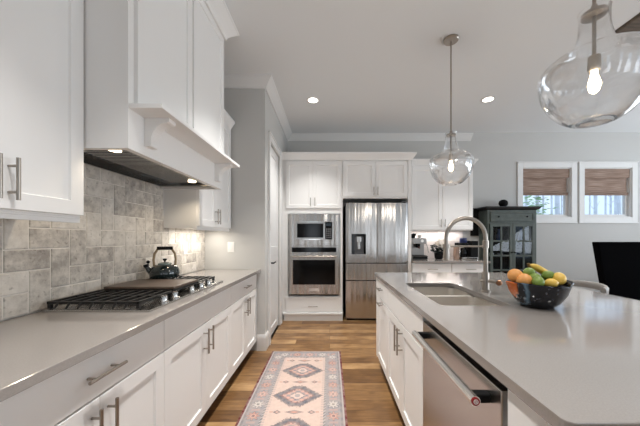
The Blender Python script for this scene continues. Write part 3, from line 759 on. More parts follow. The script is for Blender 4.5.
# ------------------------------------------------------------------ island
IX0, IX1, IY0, IY1 = .456, 1.755, .522, 2.77
SX0, SX1, SY0, SY1 = .585, .962, 1.424, 2.13
slab('island_countertop', IX0, IX1, IY0, IY1, 'large taupe quartz island countertop with the sink set in it', (SX0, SX1, SY0, SY1), .02)
IF = .488; IDF = .468; IB = 1.42
def island_unit(label, y0, y1, kind):
    t = thing('island_cabinet', label, 'cabinet', ((IF+IB)/2, (y0+y1)/2, 0), 'white cabinets in the island')
    if kind == 'sink':
        cb = MB().box(IF, IF+.02, y0+.001, y1-.001, .1, .8825).box(1.0, IB, y0+.001, y1-.001, .1, .8825).box(IF+.02, 1.0, y0+.001, y0+.02, .1, .8825).box(IF+.02, 1.0, y1-.02, y1-.001, .1, .8825).box(IF+.02, 1.0, y0+.02, y1-.02, .1, .12)
    else: cb = MB().box(IF, IB, y0+.001, y1-.001, .1, .8825)
    obj('carcass', cb, M['cab'], t)
    obj('toe_kick', MB().box(IF+.07, IB-.02, y0+.001, y1-.001, 0, .1), M['toe'], t)
    P = FR('-X', IF); Q = FR('-X', IDF); m = (y0+y1)/2
    if kind == 'sink':
        obj('drawer', MB().fbox(P, y0+.002, y1-.002, .713, .874, 0, .02), M['cab'], t, .002)
        for a, b, hs in ((y0+.002, m-.001, m-.034), (m+.001, y1-.002, m+.034)):
            dd = obj('door', MB().panel(P, a, b, .112, .705, .02, .062), M['cab'], t)
            obj('door_handle', pull(MB(), Q, hs, .6, .17, True), M['nickel'], dd, smooth=40)
    elif kind == 'pullout':
        dd = obj('drawer', MB().fbox(P, y0+.002, y1-.06, .713, .874, 0, .02), M['cab'], t, .002)
        obj('drawer_handle', pull(MB(), Q, m-.02, .805, .13, False), M['nickel'], dd, smooth=40)
        dd = obj('door', MB().panel(P, y0+.002, y1-.06, .112, .705, .02, .062), M['cab'], t)
        obj('door_handle', pull(MB(), Q, m-.02, .672, .13, False), M['nickel'], dd, smooth=40)
        obj('end_post', MB().fbox(P, y1-.058, y1-.001, .1, .882, 0, .02), M['cab'], t, .002)
    else:
        obj('end_panel', MB().box(IDF, IB, y0-.02, y0, 0, .8825), M['cab'], t, .002)
        obj('filler', MB().fbox(P, y0, y1-.012, .1, .882, 0, .02), M['cab'], t, .002)
    return t
island_unit('white island cabinet with two tall doors below the sink', 1.362, 2.2, 'sink')
island_unit('white island cabinet at the far end, with two stacked horizontal pulls', 2.2, 2.722, 'pullout')
island_unit('white end panel of the island, on the near side of the dishwasher', .585, .728, 'end')
obj_ = MB().box(IB+.002, IB+.02, .565, 2.722, 0, .882)
tag(obj('island_back_panel', obj_, M['cab'], bevel=.002), 'white back panel of the island on its seating side', 'panel')
# island carcass behind the dishwasher
# dishwasher
dw = thing('dishwasher', 'stainless dishwasher in the island with a long bar handle', 'dishwasher', (.8, 1.045, 0))
obj('tub', MB().box(.516, 1.06, .742, 1.352, .1, .875), M['blackm'], dw)
dd = obj('door', MB().box(.466, .502, .737, 1.358, .115, .854), M['steel'], dw, .003)
obj('door_edge', MB().box(.503, .515, .742, 1.352, .115, .866), M['blackm'], dw)
obj('toe_panel', MB().box(.55, .58, .742, 1.352, 0, .1), M['blackm'], dw)
hx, hz = .416, .803
obj('handle_bar', MB().tube([(hx, .775, hz), (hx, 1.325, hz)], .0145, 20), M['bar'], dd, smooth=40)
for y in (.8, 1.3): obj('handle_bracket', MB().box(hx, .466, y-.014, y+.014, hz-.013, hz+.013), M['blackm'], dd, .003)
mred = pm('badge_red', srgb(150, 24, 30), .35); 
bdg = obj('badge', MB().tube([(hx, .7752, hz), (hx, .7725, hz)], .0118, 24), mred, dd, smooth=40)
ring = MB().lathe([(.0068, 0), (.0068, .001), (.0048, .001), (.0048, 0)], 20, (0, 0, 0), closed=True)
ring.v = [(hx+x, .7725-z, hz+y) for x, y, z in ring.v]; ring.tube([(hx, .7725, hz), (hx, .7716, hz)], .0022, 12)
obj('badge_mark', ring, M['plate'], bdg)

# sink
sk = thing('kitchen_sink', 'double-bowl stainless sink set into the island countertop', 'sink', ((SX0+SX1)/2, (SY0+SY1)/2, .67))
M['sink'] = pm('sink_steel', srgb(226, 220, 212), .42, .85)
def bowl_mb(x0, x1, y0, y1, zt, zb, r=.05):
    def loop(a, b, c, d, r, z, n=6):
        return [(cx+r*cos(pi/2*(s+k/n)), cy+r*sin(pi/2*(s+k/n)), z) for cx, cy, s in ((b-r, d-r, 0), (a+r, d-r, 1), (a+r, c+r, 2), (b-r, c+r, 3)) for k in range(n+1)]
    t = .0015
    L = [loop(x0, x1, y0, y1, r, zt), loop(x0+.004, x1-.004, y0+.004, y1-.004, r, zb+.04), loop(x0+.012, x1-.012, y0+.012, y1-.012, r, zb+.012), loop(x0+.035, x1-.035, y0+.035, y1-.035, r*.6, zb)]
    O = [[(x, y, z-.004) for x, y, z in l] for l in L]; O = [loop(x0-t, x1+t, y0-t, y1+t, r, zt)]+[[(x, y, z) for x, y, z in l] for l in [loop(x0+.002, x1-.002, y0+.002, y1-.002, r, zb+.03), loop(x0+.03, x1-.03, y0+.03, y1-.03, r*.6, zb-.003)]]
    mb = MB(); n = len(L[0]); vs = sum(L, []); fs = []
    for k in range(len(L)-1):
        for i in range(n): j = (i+1) % n; fs.append((k*n+i, k*n+j, (k+1)*n+j, (k+1)*n+i))
    fs.append(tuple(range((len(L)-1)*n, len(L)*n)))
    o = len(vs); vs += sum(O, [])
    for k in range(len(O)-1):
        for i in range(n): j = (i+1) % n; fs.append((o+k*n+j, o+k*n+i, o+(k+1)*n+i, o+(k+1)*n+j))
    fs.append(tuple(range(o+(len(O)-1)*n, o+len(O)*n))[::-1])
    for i in range(n): j = (i+1) % n; fs.append((j, i, o+i, o+j))
    return mb.add(vs, fs)
YD = 1.835
for y0, y1, in ((SY0-.006, YD-.014), (YD+.014, SY1+.006)):
    bw = obj('basin', bowl_mb(SX0-.006, SX1+.006, y0, y1, .876, .68), M['sink'], sk, smooth=45)
    obj('drain', MB().lathe([(.042, 0), (.042, .003), (.03, .003), (.028, -.001), (0, -.001)], 24, ((SX0+SX1)/2, (y0+y1)/2, .681)), M['chrome'], bw, smooth=40)
obj('divider', MB().box(SX0-.002, SX1+.002, YD-.0145, YD+.0145, .85, .8765), M['sink'], sk, .003)
fl = MB().box(SX0-.02, SX0-.0075, SY0-.02, SY1+.02, .877, .8832).box(SX1+.0075, SX1+.02, SY0-.02, SY1+.02, .877, .8832).box(SX0-.02, SX1+.02, SY0-.02, SY0-.0075, .877, .8832).box(SX0-.02, SX1+.02, SY1+.0075, SY1+.02, .877, .8832)
obj('rim', fl, M['sink'], sk)

# faucet
fx, fy = 1.027, 1.79
fa = thing('kitchen_faucet', 'tall brushed-nickel pull-down faucet arching over the sink', 'faucet', (fx, fy, .9145))
obj('base', MB().lathe([(.03, 0), (.03, .006), (.022, .012), (.0215, .12), (.018, .13), (0, .13)], 24, (fx, fy, .9145)), M['nickel'], fa, smooth=40)
ar = .129; zc_ = 1.268; pts = [(fx, fy, z) for z in (1.03, 1.1, 1.18, 1.24)]
for k in range(21):
    a = pi*k/20; pts.append((fx-ar+ar*cos(a), fy, zc_+ar*sin(a)))
pts += [(fx-2*ar, fy, 1.23), (fx-2*ar, fy, 1.2)]
rad = [.0135]*len(pts)
obj('spout', MB().tube(pts, rad, 16), M['nickel'], fa, smooth=60)
obj('spray_head', MB().lathe([(.012, 0), (.019, .004), (.0195, .05), (.0165, .085), (0, .086)], 20, (fx-2*ar, fy, 1.118)), M['nickel'], fa, smooth=40)
arm = MB().tube([(fx, fy, 1.212), (fx-2*ar, fy, 1.212)], .0065, 10)
obj('docking_arm', arm, M['nickel'], fa, smooth=40)
obj('arm_clip', MB().lathe([(.02, -.013), (.024, -.013), (.024, .013), (.02, .013)], 20, (fx-2*ar, fy, 1.212), closed=True), M['nickel'], fa, smooth=40)
obj('collar', MB().lathe([(.0135, -.026), (.019, -.024), (.019, .024), (.0135, .026)], 20, (fx, fy, 1.225)), M['nickel'], fa, smooth=40)
lv = obj('lever', MB().tube([(fx-.035, fy, .985), (fx+.03, fy-.02, .985), (fx+.055, fy-.05, .98)], [.008, .011, .011], 12), M['nickel'], fa, smooth=50)
obj('lever_knob', MB().ball((fx+.055, fy-.055, .98), .018), pm('copper_knob', srgb(150, 112, 88), .3, 1), lv, smooth=60)

# fruit bowl
bx, by = 1.075, 1.41
def bowl_mat():
    m = bpy.data.materials.new('glazed_bowl'); m.use_nodes = True; nt = m.node_tree; b = nt.nodes['Principled BSDF']; N = nt.nodes.new; L = nt.links.new
    tc = N('ShaderNodeTexCoord'); sx = N('ShaderNodeSeparateXYZ'); n = N('ShaderNodeTexNoise'); n.inputs['Scale'].default_value = 14
    L(tc.outputs['Object'], sx.inputs[0]); L(tc.outputs['Object'], n.inputs['Vector'])
    # glaze boundary: a slanting line, x + .45 z
    a = N('ShaderNodeMath'); a.operation = 'MULTIPLY_ADD'; a.inputs[1].default_value = .27; L(sx.outputs['Z'], a.inputs[0]); L(sx.outputs['X'], a.inputs[2])
    c = N('ShaderNodeMath'); c.operation = 'MULTIPLY_ADD'; c.inputs[1].default_value = .03; L(n.outputs['Fac'], c.inputs[0]); L(a.outputs[0], c.inputs[2])
    r = N('ShaderNodeValToRGB'); e = r.color_ramp.elements; r.color_ramp.interpolation = 'LINEAR'
    mr = N('ShaderNodeMapRange'); mr.inputs['From Min'].default_value = -.2; mr.inputs['From Max'].default_value = .2; L(c.outputs[0], mr.inputs[0])
    e[0].position = .0; e[0].color = srgb(214, 128, 62); e[1].position = .36; e[1].color = srgb(14, 17, 26)
    x = e.new(.29); x.color = srgb(206, 104, 44); x = e.new(.3); x.color = srgb(16, 20, 28); x = e.new(.32); x.color = srgb(18, 22, 32); x = e.new(.335); x.color = srgb(96, 122, 140)
    L(mr.outputs[0], r.inputs[0])
    v = N('ShaderNodeTexVoronoi'); v.inputs['Scale'].default_value = 42; L(tc.outputs['Object'], v.inputs['Vector'])
    r2 = N('ShaderNodeValToRGB'); r2.color_ramp.elements[0].position = .1; r2.color_ramp.elements[0].color = (.22, .24, .28, 1); r2.color_ramp.elements[1].position = .2; r2.color_ramp.elements[1].color = (0, 0, 0, 1)
    L(v.outputs['Distance'], r2.inputs[0])
    mx = N('ShaderNodeMix'); mx.data_type = 'RGBA'; mx.blend_type = 'ADD'; mx.inputs['Factor'].default_value = .5
    L(r.outputs[0], mx.inputs['A']); L(r2.outputs[0], mx.inputs['B']); L(mx.outputs['Result'], b.inputs['Base Color'])
    b.inputs['Roughness'].default_value = .08
    return m
bl = thing('fruit_bowl', 'black and orange glazed ceramic bowl full of fruit on the island', 'bowl', (bx, by, .9145))
def wav(x, y, z, a):
    k = max(0, z-.06)/.07; return (x*(1+.02*k*sin(3*a)), y*(1+.02*k*cos(2*a)), z+k*.005*sin(2*a+.6))
mbowl = bowl_mat()
obj('shell', MB().lathe([(0, .006), (.05, .006), (.056, 0), (.068, 0), (.098, .03), (.124, .072), (.138, .12), (.134, .125), (.129, .12), (.116, .076), (.091, .04), (.06, .018), (0, .014)], 48, (bx, by, .9145), fn=wav), mbowl, bl, smooth=50)
hp = [(bx+.12, by-.05, 1.026), (bx+.14, by-.045, 1.038), (bx+.149, by-.015, 1.04), (bx+.146, by+.02, 1.037), (bx+.127, by+.03, 1.026)]
obj('handle', MB().tube(hp, [.009, .011, .012, .011, .009], 12), mbowl, bl, smooth=60)
def skin(name, c1, c2, sc=60): return pm(name, c1, .38, bump=.12, bscale=sc, var=.12, vscale=20)
morg, mlime, mlem, mban = skin('orange_peel', srgb(236, 166, 92), 0, 260), skin('lime_peel', srgb(116, 142, 56), 0, 200), skin('lemon_peel', srgb(230, 190, 84), 0, 200), pm('banana_peel', srgb(226, 190, 84), .45, var=.1, vscale=12)
def fruit(name, mat, x, y, Y, r, label, cat, grp, pts=0., rot=(0, 0)):
    c = at(x, y, Y); t = thing(name, label, cat, c-Vector((0, 0, r)), grp)
    Mx = Matrix.Rotation(rot[0], 3, 'Z') @ Matrix.Rotation(rot[1], 3, 'Y')
    mb = MB(); nu, nv = 28, 18; vs = []; fs = []
    pr = []
    for i in range(nv+1):
        th = pi*i/nv; a = cos(th); rr = r*sin(th); zz = r*(1+.22*(pts > 0))*a
        if pts: rr *= 1-.12*abs(a)**3; zz += math.copysign(pts*r*abs(a)**14, a)
        pr.append((max(rr, 0 if i in (0, nv) else 1e-4), zz))
    mb.lathe(pr, nu)
    mb.v = [tuple(Mx @ Vector(p)+c) for p in mb.v]
    obj('flesh', mb, mat, t, smooth=80)
    tip = Mx @ Vector((0, 0, r*(1+.22*(pts > 0)+pts)))+c; d_ = (tip-c).normalized()
    obj('stem_end', MB().tube([tip-d_*.002, tip+d_*.0015], r*.1, 8), pm('stem_end', srgb(96, 100, 50), .7), t)
    return t
G = 'fruit in the glazed bowl'
fruit('orange', morg, 515.2, 275.6, 1.43, .0355, 'pale orange at the left back of the fruit bowl', 'orange', G, rot=(0, 1.0))
fruit('orange', morg, 524, 280.6, 1.395, .037, 'pale orange at the left front of the fruit bowl', 'orange', G, rot=(2, 1.1))
fruit('lime', mlime, 529, 272.5, 1.42, .0255, 'green lime highest in the bowl, against the bananas', 'lime', G, .08, (.2, 1.3))
fruit('lime', mlime, 534.8, 278.2, 1.385, .0255, 'green lime half hidden in the middle of the fruit bowl', 'lime', G, .08, (.1, 1.4))
fruit('lime', mlime, 538.2, 282, 1.345, .0265, 'green lime at the front rim of the fruit bowl', 'lime', G, .08, (.9, 1.2))
fruit('lime', mlime, 548, 275.6, 1.42, .026, 'dark green lime at the right back of the bowl, left of the lemon', 'lime', G, .08, (-.1, 1.4))
fruit('lemon', mlem, 558.8, 278.8, 1.395, .031, 'yellow lemon at the right side of the fruit bowl, the larger one', 'lemon', G, .12, (.8, 1.0))
fruit('lemon', mlem, 551, 283.4, 1.355, .0245, 'small yellow lemon near the front rim of the fruit bowl', 'lemon', G, .12, (-.3, 1.4))
bn = thing('banana_bunch', 'bunch of yellow bananas behind the limes in the bowl', 'bananas', at(537, 283, 1.5), G)
root_ = at(529, 265.5, 1.465)
for j in range(3):
    e_ = at(548+j*4, 277+j*1.0, 1.455+.03*j); m_ = (root_+e_)/2+Vector((.008*j, .012*j, .028-.008*j)); P_ = []
    for k in range(11):
        t_ = k/10; P_.append(root_*(1-t_)**2+m_*2*t_*(1-t_)+e_*t_**2)
    rr = [.006, .01, .0145, .0165, .0175, .0175, .0175, .0165, .0145, .01, .005]
    obj('banana', MB().tube(P_, rr, 10), mban, bn, smooth=60)
obj('stalk', MB().tube([root_+Vector((-.004, 0, .012)), root_, root_+Vector((.006, 0, -.008))], [.007, .008, .01], 8), pm('stalk', srgb(120, 92, 50), .7), bn, smooth=50)

# counter stool, pushed under the seating side
sx_, sy_ = 1.735, 2.0
mst = pm('stool_seat', srgb(138, 134, 130), .5); mstm = pm('stool_metal', srgb(150, 144, 138), .35, 1)
sl = thing('counter_stool', 'grey low-back counter stool pushed up to the right of the island', 'stool', (sx_, sy_, 0))
obj('seat', MB().lathe([(0, .6), (.18, .6), (.19, .612), (.19, .63), (.18, .645), (0, .65)], 36, (sx_, sy_, 0)), mst, sl, smooth=40)
pts = [(sx_+.205*cos(R(a)), sy_+.215*sin(R(a)), .918+.012*cos(R(a))) for a in range(-66, 67, 6)]
br_ = MB()
n = len(pts)
for i, p in enumerate(pts):
    nrm = Vector((p[0]-sx_, p[1]-sy_, 0)).normalized()
    for o_, z_ in ((-.012, -.035), (.012, -.035), (.014, 0), (.006, .012), (-.006, .012), (-.014, 0)): br_.v.append(tuple(Vector(p)+nrm*o_+Vector((0, 0, z_))))
for i in range(n-1):
    for k in range(6): q = (k+1) % 6; br_.f.append((i*6+k, i*6+q, i*6+6+q, i*6+6+k))
br_.f += [(5,4,3,2,1,0), tuple(range((n-1)*6, n*6))]
obj('backrest', br_, mst, sl, smooth=50)
for a in (-55, 55): obj('back_post', MB().tube([(sx_+.17*cos(R(a)), sy_+.17*sin(R(a)), .62), (sx_+.205*cos(R(a)), sy_+.215*sin(R(a)), .9)], .009, 8), mstm, sl, smooth=50)
for a in (45, 135, 225, 315): obj('leg', MB().tube([(sx_+.13*cos(R(a)), sy_+.13*sin(R(a)), .6), (sx_+.2*cos(R(a)), sy_+.2*sin(R(a)), 0)], [.013, .011], 8), mstm, sl, smooth=50)
obj('foot_ring', MB().tube([(sx_+.165*cos(R(a)), sy_+.165*sin(R(a)), .25) for a in range(0, 360, 12)], .008, 8, True), mstm, sl, smooth=50)

# high-back black dining chair
cx0, cy_ = 2.9, 2.94
hcx = thing('high_back_chair', 'black high-back upholstered chair beyond the island at the right edge', 'chair', (cx0+.29, cy_+.25, 0))
q = [(cx0, 1.222), (cx0+.58, 1.222), (cx0+.44, .42), (cx0+.14, .42)]
mfab = pm('black_fabric', srgb(4, 4, 6), .95, spec=.05)
obj('backrest', MB().prism(q, lambda p, z, t: (p, t, z), cy_, cy_+.075), mfab, hcx, .012, seg=3)
obj('seat', MB().box(cx0+.06, cx0+.52, cy_+.076, cy_+.5, .4, .49), mfab, hcx, .02, seg=3)
for x in (cx0+.1, cx0+.48):
    for y in (cy_+.04, cy_+.47): obj('leg', MB().tube([(x, y, 0), (x, y, .4 if y > cy_+.1 else .42)], [.016, .022], 8), M['ebony'], hcx)

# ------------------------------------------------------------------ hutch
hx0, hx1, hy, hyb = 2.585, 3.385, 4.45, 4.7
hu = thing('china_hutch', 'sage green hutch with black top and glass doors against the back wall', 'hutch', ((hx0+hx1)/2, (hy+hyb)/2, 0))
c = MB().box(hx0, hx0+.03, hy, hyb, .06, 1.72).box(hx1-.03, hx1, hy, hyb, .06, 1.72).box(hx0+.03, hx1-.03, hyb-.02, hyb, .06, 1.72).box(hx0+.03, hx1-.03, hy, hyb-.02, .4, .44).box(hx0+.03, hx1-.03, hy, hyb-.02, 1.5, 1.72).box(hx0+.03, hx1-.03, hy, hyb-.02, .06, .1)
obj('carcass', c, M['sage'], hu, .003)
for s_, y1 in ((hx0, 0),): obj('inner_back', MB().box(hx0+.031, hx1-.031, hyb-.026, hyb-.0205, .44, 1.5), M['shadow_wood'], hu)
pr_ = [(0, 0), (.03, .015), (.045, .04), (.05, .04), (.05, .055), (0, .055)]
obj('top', sweep([(hx0, hyb), (hx0, hy), (hx1, hy), (hx1, hyb)], [(o, 1.72+z) for o, z in pr_], 1 if False else -1).box(hx0, hx1, hy, hyb, 1.7205, 1.774), M['ebony'], hu)
P = FR('-Y', hy)
dr = obj('drawer', MB().panel(P, hx0+.045, hx1-.045, 1.53, 1.69, .018, .022, .008), M['sage'], hu)
for u in (hx0+.17, hx1-.17): obj('drawer_knob', MB().ball(P(u, 1.61, .03), .013).tube([P(u, 1.61, .01), P(u, 1.61, .03)], .006, 8), M['blackm'], dr, smooth=50)
mdx = (hx0+hx1)/2
for a, b in ((hx0+.035, mdx-.002), (mdx+.002, hx1-.035)):
    f_ = MB(); v0, v1 = .45, 1.5
    f_.fbox(P, a, a+.045, v0, v1, 0, .02).fbox(P, b-.045, b, v0, v1, 0, .02).fbox(P, a+.045, b-.045, v1-.05, v1, 0, .02).fbox(P, a+.045, b-.045, v0, v0+.05, 0, .02)
    f_.fbox(P, (a+b)/2-.013, (a+b)/2+.013, v0+.05, v1-.05, .003, .018)
    for k in (1, 2, 3): z = v0+.05+(v1-v0-.1)*k/4; f_.fbox(P, a+.045, b-.045, z-.013, z+.013, .003, .018)
    dd = obj('glass_door', f_, M['sage'], hu, .002)
    obj('pane', MB().fbox(P, a+.04, b-.04, v0+.045, v1-.045, .006, .009), M['hglass'], dd)
    u = b-.022 if a < mdx-.1 else a+.022
    obj('door_knob', MB().ball(P(u, 1.03, .036), .013).tube([P(u, 1.03, .018), P(u, 1.03, .034)], .006, 8), M['blackm'], dd, smooth=50)
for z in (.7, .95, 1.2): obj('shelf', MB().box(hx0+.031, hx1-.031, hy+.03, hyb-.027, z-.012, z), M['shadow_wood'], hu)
for x in (hx0+.03, hx1-.03):
    for y in (hy+.03, hyb-.03): obj('foot', MB().lathe([(.022, 0), (.03, .03), (.026, .06), (0, .06)], 16, (x, y, 0)), M['ebony'], hu, smooth=40)
obj('lower_panel', MB().panel(P, hx0+.035, hx1-.035, .11, .4, .018, .05), M['sage'], hu)
mcup = pm('china', srgb(214, 212, 206), .25); mblue = pm('reflection_blue', srgb(70, 96, 140), .15)
names = ('far left', 'inner left', 'inner right', 'far right')
for k, x in enumerate((hx0+.13, hx0+.28, hx0+.51, hx0+.66)):
    tag(obj('teacup', MB().lathe([(.022, 0), (.03, .01), (.042, .06), (.038, .06), (.026, .012), (0, .01)], 20, (x, 4.57, 1.2005-.25+.0)), mcup, smooth=40), 'white teacup on the hutch shelf behind the glass, %s of the four' % names[k], 'cup', 'teacups in the hutch')
for x, lab in ((hx0+.27, 'slender blue vase shape standing in for a window reflection, behind the left hutch door'), (hx0+.64, 'slender blue vase shape standing in for a window reflection, behind the right hutch door')):
    tag(obj('reflection_vase', MB().lathe([(.03, 0), (.045, .05), (.04, .11), (.016, .17), (.02, .21), (.015, .21), (.012, .17), (0, .02)], 20, (x, 4.58, 1.2005)), mblue, smooth=50), lab, 'reflection')  # added blue shapes imitate window reflections in the door panes
pb = at(504, 206, 4.52)
tag(obj('round_vase', MB().lathe([(0, 0), (.03, 0), (.062, .035), (.07, .065), (.06, .1), (.03, .122), (.02, .125), (.018, .12), (0, .12)], 28, (pb.x, 4.54, 1.7755)), M['blackm'], smooth=60), 'round black pot standing on top of the green hutch', 'pot')

tag(obj('wall_panel', MB().fbox(FR('-Y', YB), 2.44, 2.575, 1.3, 1.775, .001, .03), M['blackm'], bevel=.004), 'narrow black panel on the wall between the white upper cabinet and the hutch', 'panel')

# ------------------------------------------------------------------ woven shades
def woven():
    m = bpy.data.materials.new('woven_reed'); m.use_nodes = True; nt = m.node_tree; b = nt.nodes['Principled BSDF']; N = nt.nodes.new; L = nt.links.new
    tc = N('ShaderNodeTexCoord'); mp = N('ShaderNodeMapping'); mp.inputs['Scale'].default_value = (2, 1, 130); L(tc.outputs['Object'], mp.inputs[0])
    n = N('ShaderNodeTexNoise'); n.inputs['Scale'].default_value = 1.6; n.inputs['Detail'].default_value = 4; L(mp.outputs[0], n.inputs['Vector'])
    r = N('ShaderNodeValToRGB'); e = r.color_ramp.elements; e[0].position = .3; e[0].color = srgb(122, 98, 84); e[1].position = .72; e[1].color = srgb(222, 200, 186); x = e.new(.5); x.color = srgb(176, 150, 134)
    L(n.outputs['Fac'], r.inputs[0]); L(r.outputs[0], b.inputs['Base Color']); b.inputs['Roughness'].default_value = .8
    tl = N('ShaderNodeBsdfTranslucent'); L(r.outputs[0], tl.inputs[0]); mx = N('ShaderNodeMixShader'); mx.inputs[0].default_value = .35
    out = nt.nodes['Material Output']; L(b.outputs[0], mx.inputs[1]); L(tl.outputs[0], mx.inputs[2]); L(mx.outputs[0], out.inputs[0])
    return m
mwv = woven()
for (a, b), lab in zip(WIN, ('brown woven roman shade half lowered in the left dining window', 'brown woven roman shade half lowered in the right dining window')):
    t = thing('roman_shade', lab, 'window shade', ((a+b)/2, YB, 2.005), 'woven shades in the dining windows')
    P = FR('-Y', YB)
    obj('valance', MB().fbox(P, a+.014, b-.014, 2.31, WZ1-.014, -.03, -.012), mwv, t, .003)
    obj('shade_panel', MB().fbox(P, a+.016, b-.032, 2.04, 2.33, -.05, -.044), mwv, t)
    fo = MB()
    for k in range(3): fo.prism([(-.05, 2.01+k*.016), (-.03+.004*k, 2.005+k*.016), (-.026+.004*k, 2.018+k*.016), (-.05, 2.028+k*.016)], lambda p, z, u: P(u, z, p), a+.015, b-.026)
    obj('fold', fo, mwv, t)
    cz = [P(b-.022, 2.31, -.02), P(b-.014, 2.25, -.018), P(b-.016, 2.14, -.02), P(b-.026, 2.06, -.02)]
    obj('cord', MB().tube(cz, .0035, 6), M['plate'], t, smooth=50)

# outside: bare winter woods and pale ground
mgr = pm('winter_ground', srgb(214, 218, 224), .9, var=.1, vscale=.6)
struct('ground_outside', MB().box(-4, 40, 5.2, 60, -.4, -.3), mgr)
random.seed(21)
mtr = pm('pale_bark', srgb(205, 208, 216), .9, var=.2, vscale=3)
for row, Y0_ in enumerate((8, 10.5, 13, 16)):
    n_ = (5, 6, 7, 8)[row]
    for k in range(n_):
        Y = Y0_+random.uniform(-.15, .15); lo_, hi_ = 3.3/4.7*Y0_, 5.5/4.7*Y0_; stp = (hi_-lo_)/n_
        x = lo_+stp*(k+.5)+random.uniform(-.2, .2)*stp; r = random.uniform(.03, .065); hgt = random.uniform(8, 11); tr = MB()
        lean = random.uniform(-.12, .12)*stp
        tr.tube([(x, Y, -.3), (x+lean*.5, Y, hgt*.5), (x+lean, Y, hgt)], [r, r*.8, r*.3], 8)
        for j in range(10):
            z = random.uniform(1.2, hgt*.9); s_ = random.choice((-1, 1)); l_ = stp*random.uniform(.1, .22); xx = x+lean*z/hgt
            tr.tube([(xx, Y, z), (xx+s_*l_*.5, Y+random.uniform(-.1, .1), z+l_*.8), (xx+s_*l_, Y+random.uniform(-.2, .2), z+l_*2.2)], [r*.35, r*.22, r*.1], 5)
        tag(obj('bare_tree', tr, mtr, smooth=60), 'slender bare winter tree seen through the dining windows', 'tree', 'bare trees outside the dining windows')
sh = MB(); random.seed(5)
for k in range(420):
    c = Vector((4.95+random.gauss(0, .16), 6.6+random.gauss(0, .2), 1.7+random.gauss(0, .4))); Mx = Matrix.Rotation(random.uniform(0, 6), 3, 'Z') @ Matrix.Rotation(random.uniform(-1, 1), 3, 'X')
    sh.ball(c, .05, .025, .006, 6, 4, Mx)
es = thing('evergreen_shrub', 'light green shrub outside the left dining window', 'shrub', (4.95, 6.6, -.3))
obj('foliage', sh, pm('fresh_leaf', srgb(150, 190, 140), .8, var=.3, vscale=3), es)
obj('trunk', MB().tube([(4.95, 6.6, -.3), (4.96, 6.6, 1.2)], [.06, .03], 8), mtr, es)

# ------------------------------------------------------------------ pendants and recessed lights
def pendant(x, y, label):
    t = thing('pendant_light', label, 'pendant light', (x, y, 1.735), 'clear glass pendants over the island')
    obj('canopy', MB().lathe([(0, H-.022), (.058, H-.022), (.064, H-.016), (.064, H-.0005), (0, H-.0005)], 32, (x, y, 0)), M['nickel'], t, smooth=40)
    obj('rod', MB().tube([(x, y, 2.2), (x, y, H-.02)], .0065, 10), M['nickel'], t, smooth=40)
    obj('neck_cap', MB().lathe([(.0, 2.225), (.01, 2.225), (.014, 2.2), (.042, 2.194), (.042, 2.182), (.012, 2.178), (0, 2.178)], 28, (x, y, 0)), M['nickel'], t, smooth=40)
    sk_ = obj('socket', MB().lathe([(.0065, 2.21), (.0065, 2.02), (.02, 2.015), (.022, 1.965), (.018, 1.955), (0, 1.955)], 24, (x, y, 0)), M['nickel'], t, smooth=40)
    obj('bulb', MB().lathe([(.011, 1.955), (.012, 1.94), (.019, 1.912), (.021, 1.896), (.016, 1.874), (.006, 1.864), (0, 1.863)], 24, (x, y, 0)), M['bulb'], sk_, smooth=60)
    d = bpy.data.lights.new('bulb_light', 'POINT'); d.energy = 6; d.color = (1, .93, .84); d.shadow_soft_size = .02
    lo = bpy.data.objects.new('bulb_light', d); COL.objects.link(lo); lo.location = (x, y, 1.84)
    pr = [(.052, 2.205), (.05, 2.18), (.051, 2.13), (.06, 2.085), (.075, 2.045), (.105, 2.024), (.148, 2.006), (.176, 1.982), (.188, 1.948), (.186, 1.915), (.176, 1.87), (.152, 1.82), (.118, 1.778), (.085, 1.752), (.062, 1.745), (.03, 1.752), (0, 1.754)]
    # smooth the profile
    def cat(p0, p1, p2, p3, t_): return tuple(.5*((2*p1[i])+(-p0[i]+p2[i])*t_+(2*p0[i]-5*p1[i]+4*p2[i]-p3[i])*t_*t_+(-p0[i]+3*p1[i]-3*p2[i]+p3[i])*t_**3) for i in (0, 1))
    sm = []
    for i in range(len(pr)-1):
        for k in range(3): sm.append(cat(pr[max(0, i-1)], pr[i], pr[i+1], pr[min(len(pr)-1, i+2)], k/3))
    sm.append(pr[-1])
    inner = [(max(r-.003, 0), z+(.003 if i > len(sm)*.7 else 0)) for i, (r, z) in enumerate(sm)]
    gb = MB(); n = 56
    vs = []; fs = []
    full = sm[:-1]+[(1e-4, sm[-1][1])]+[(1e-4, inner[-1][1])]+inner[:-1][::-1]
    gb.lathe(full, n, (x, y, 0), closed=True)
    obj('glass_shade', gb, M['glass'], t, smooth=70)
    return t
pendant(1.09, 1.12, 'large clear glass pendant nearest the camera, top right over the island')
pendant(1.09, 2.44, 'clear glass pendant on a long rod over the far end of the island')
for x, y, lab in ((-.213, 3.52, 'round recessed ceiling light near the pantry, left of the pendant rod'), (2.04, 3.5, 'round recessed ceiling light to the right of the far pendant rod')):
    t = thing('recessed_light', lab, 'ceiling light', (x, y, H-.006), 'recessed lights in the kitchen ceiling')
    obj('trim_ring', MB().lathe([(.062, H-.006), (.085, H-.005), (.088, H-.0005), (.062, H-.0005)], 36, (x, y, 0), closed=True), M['trim'], t, smooth=40)
    obj('lens', MB().lathe([(0, H-.004), (.062, H-.004), (.062, H-.0005), (0, H-.0005)], 32, (x, y, 0)), M['can'], t)
    area('can_lamp', (x, y, H-.012), (0, 0, 0), .12, .12, 11, (1, .98, .95), 'DISK', 80)

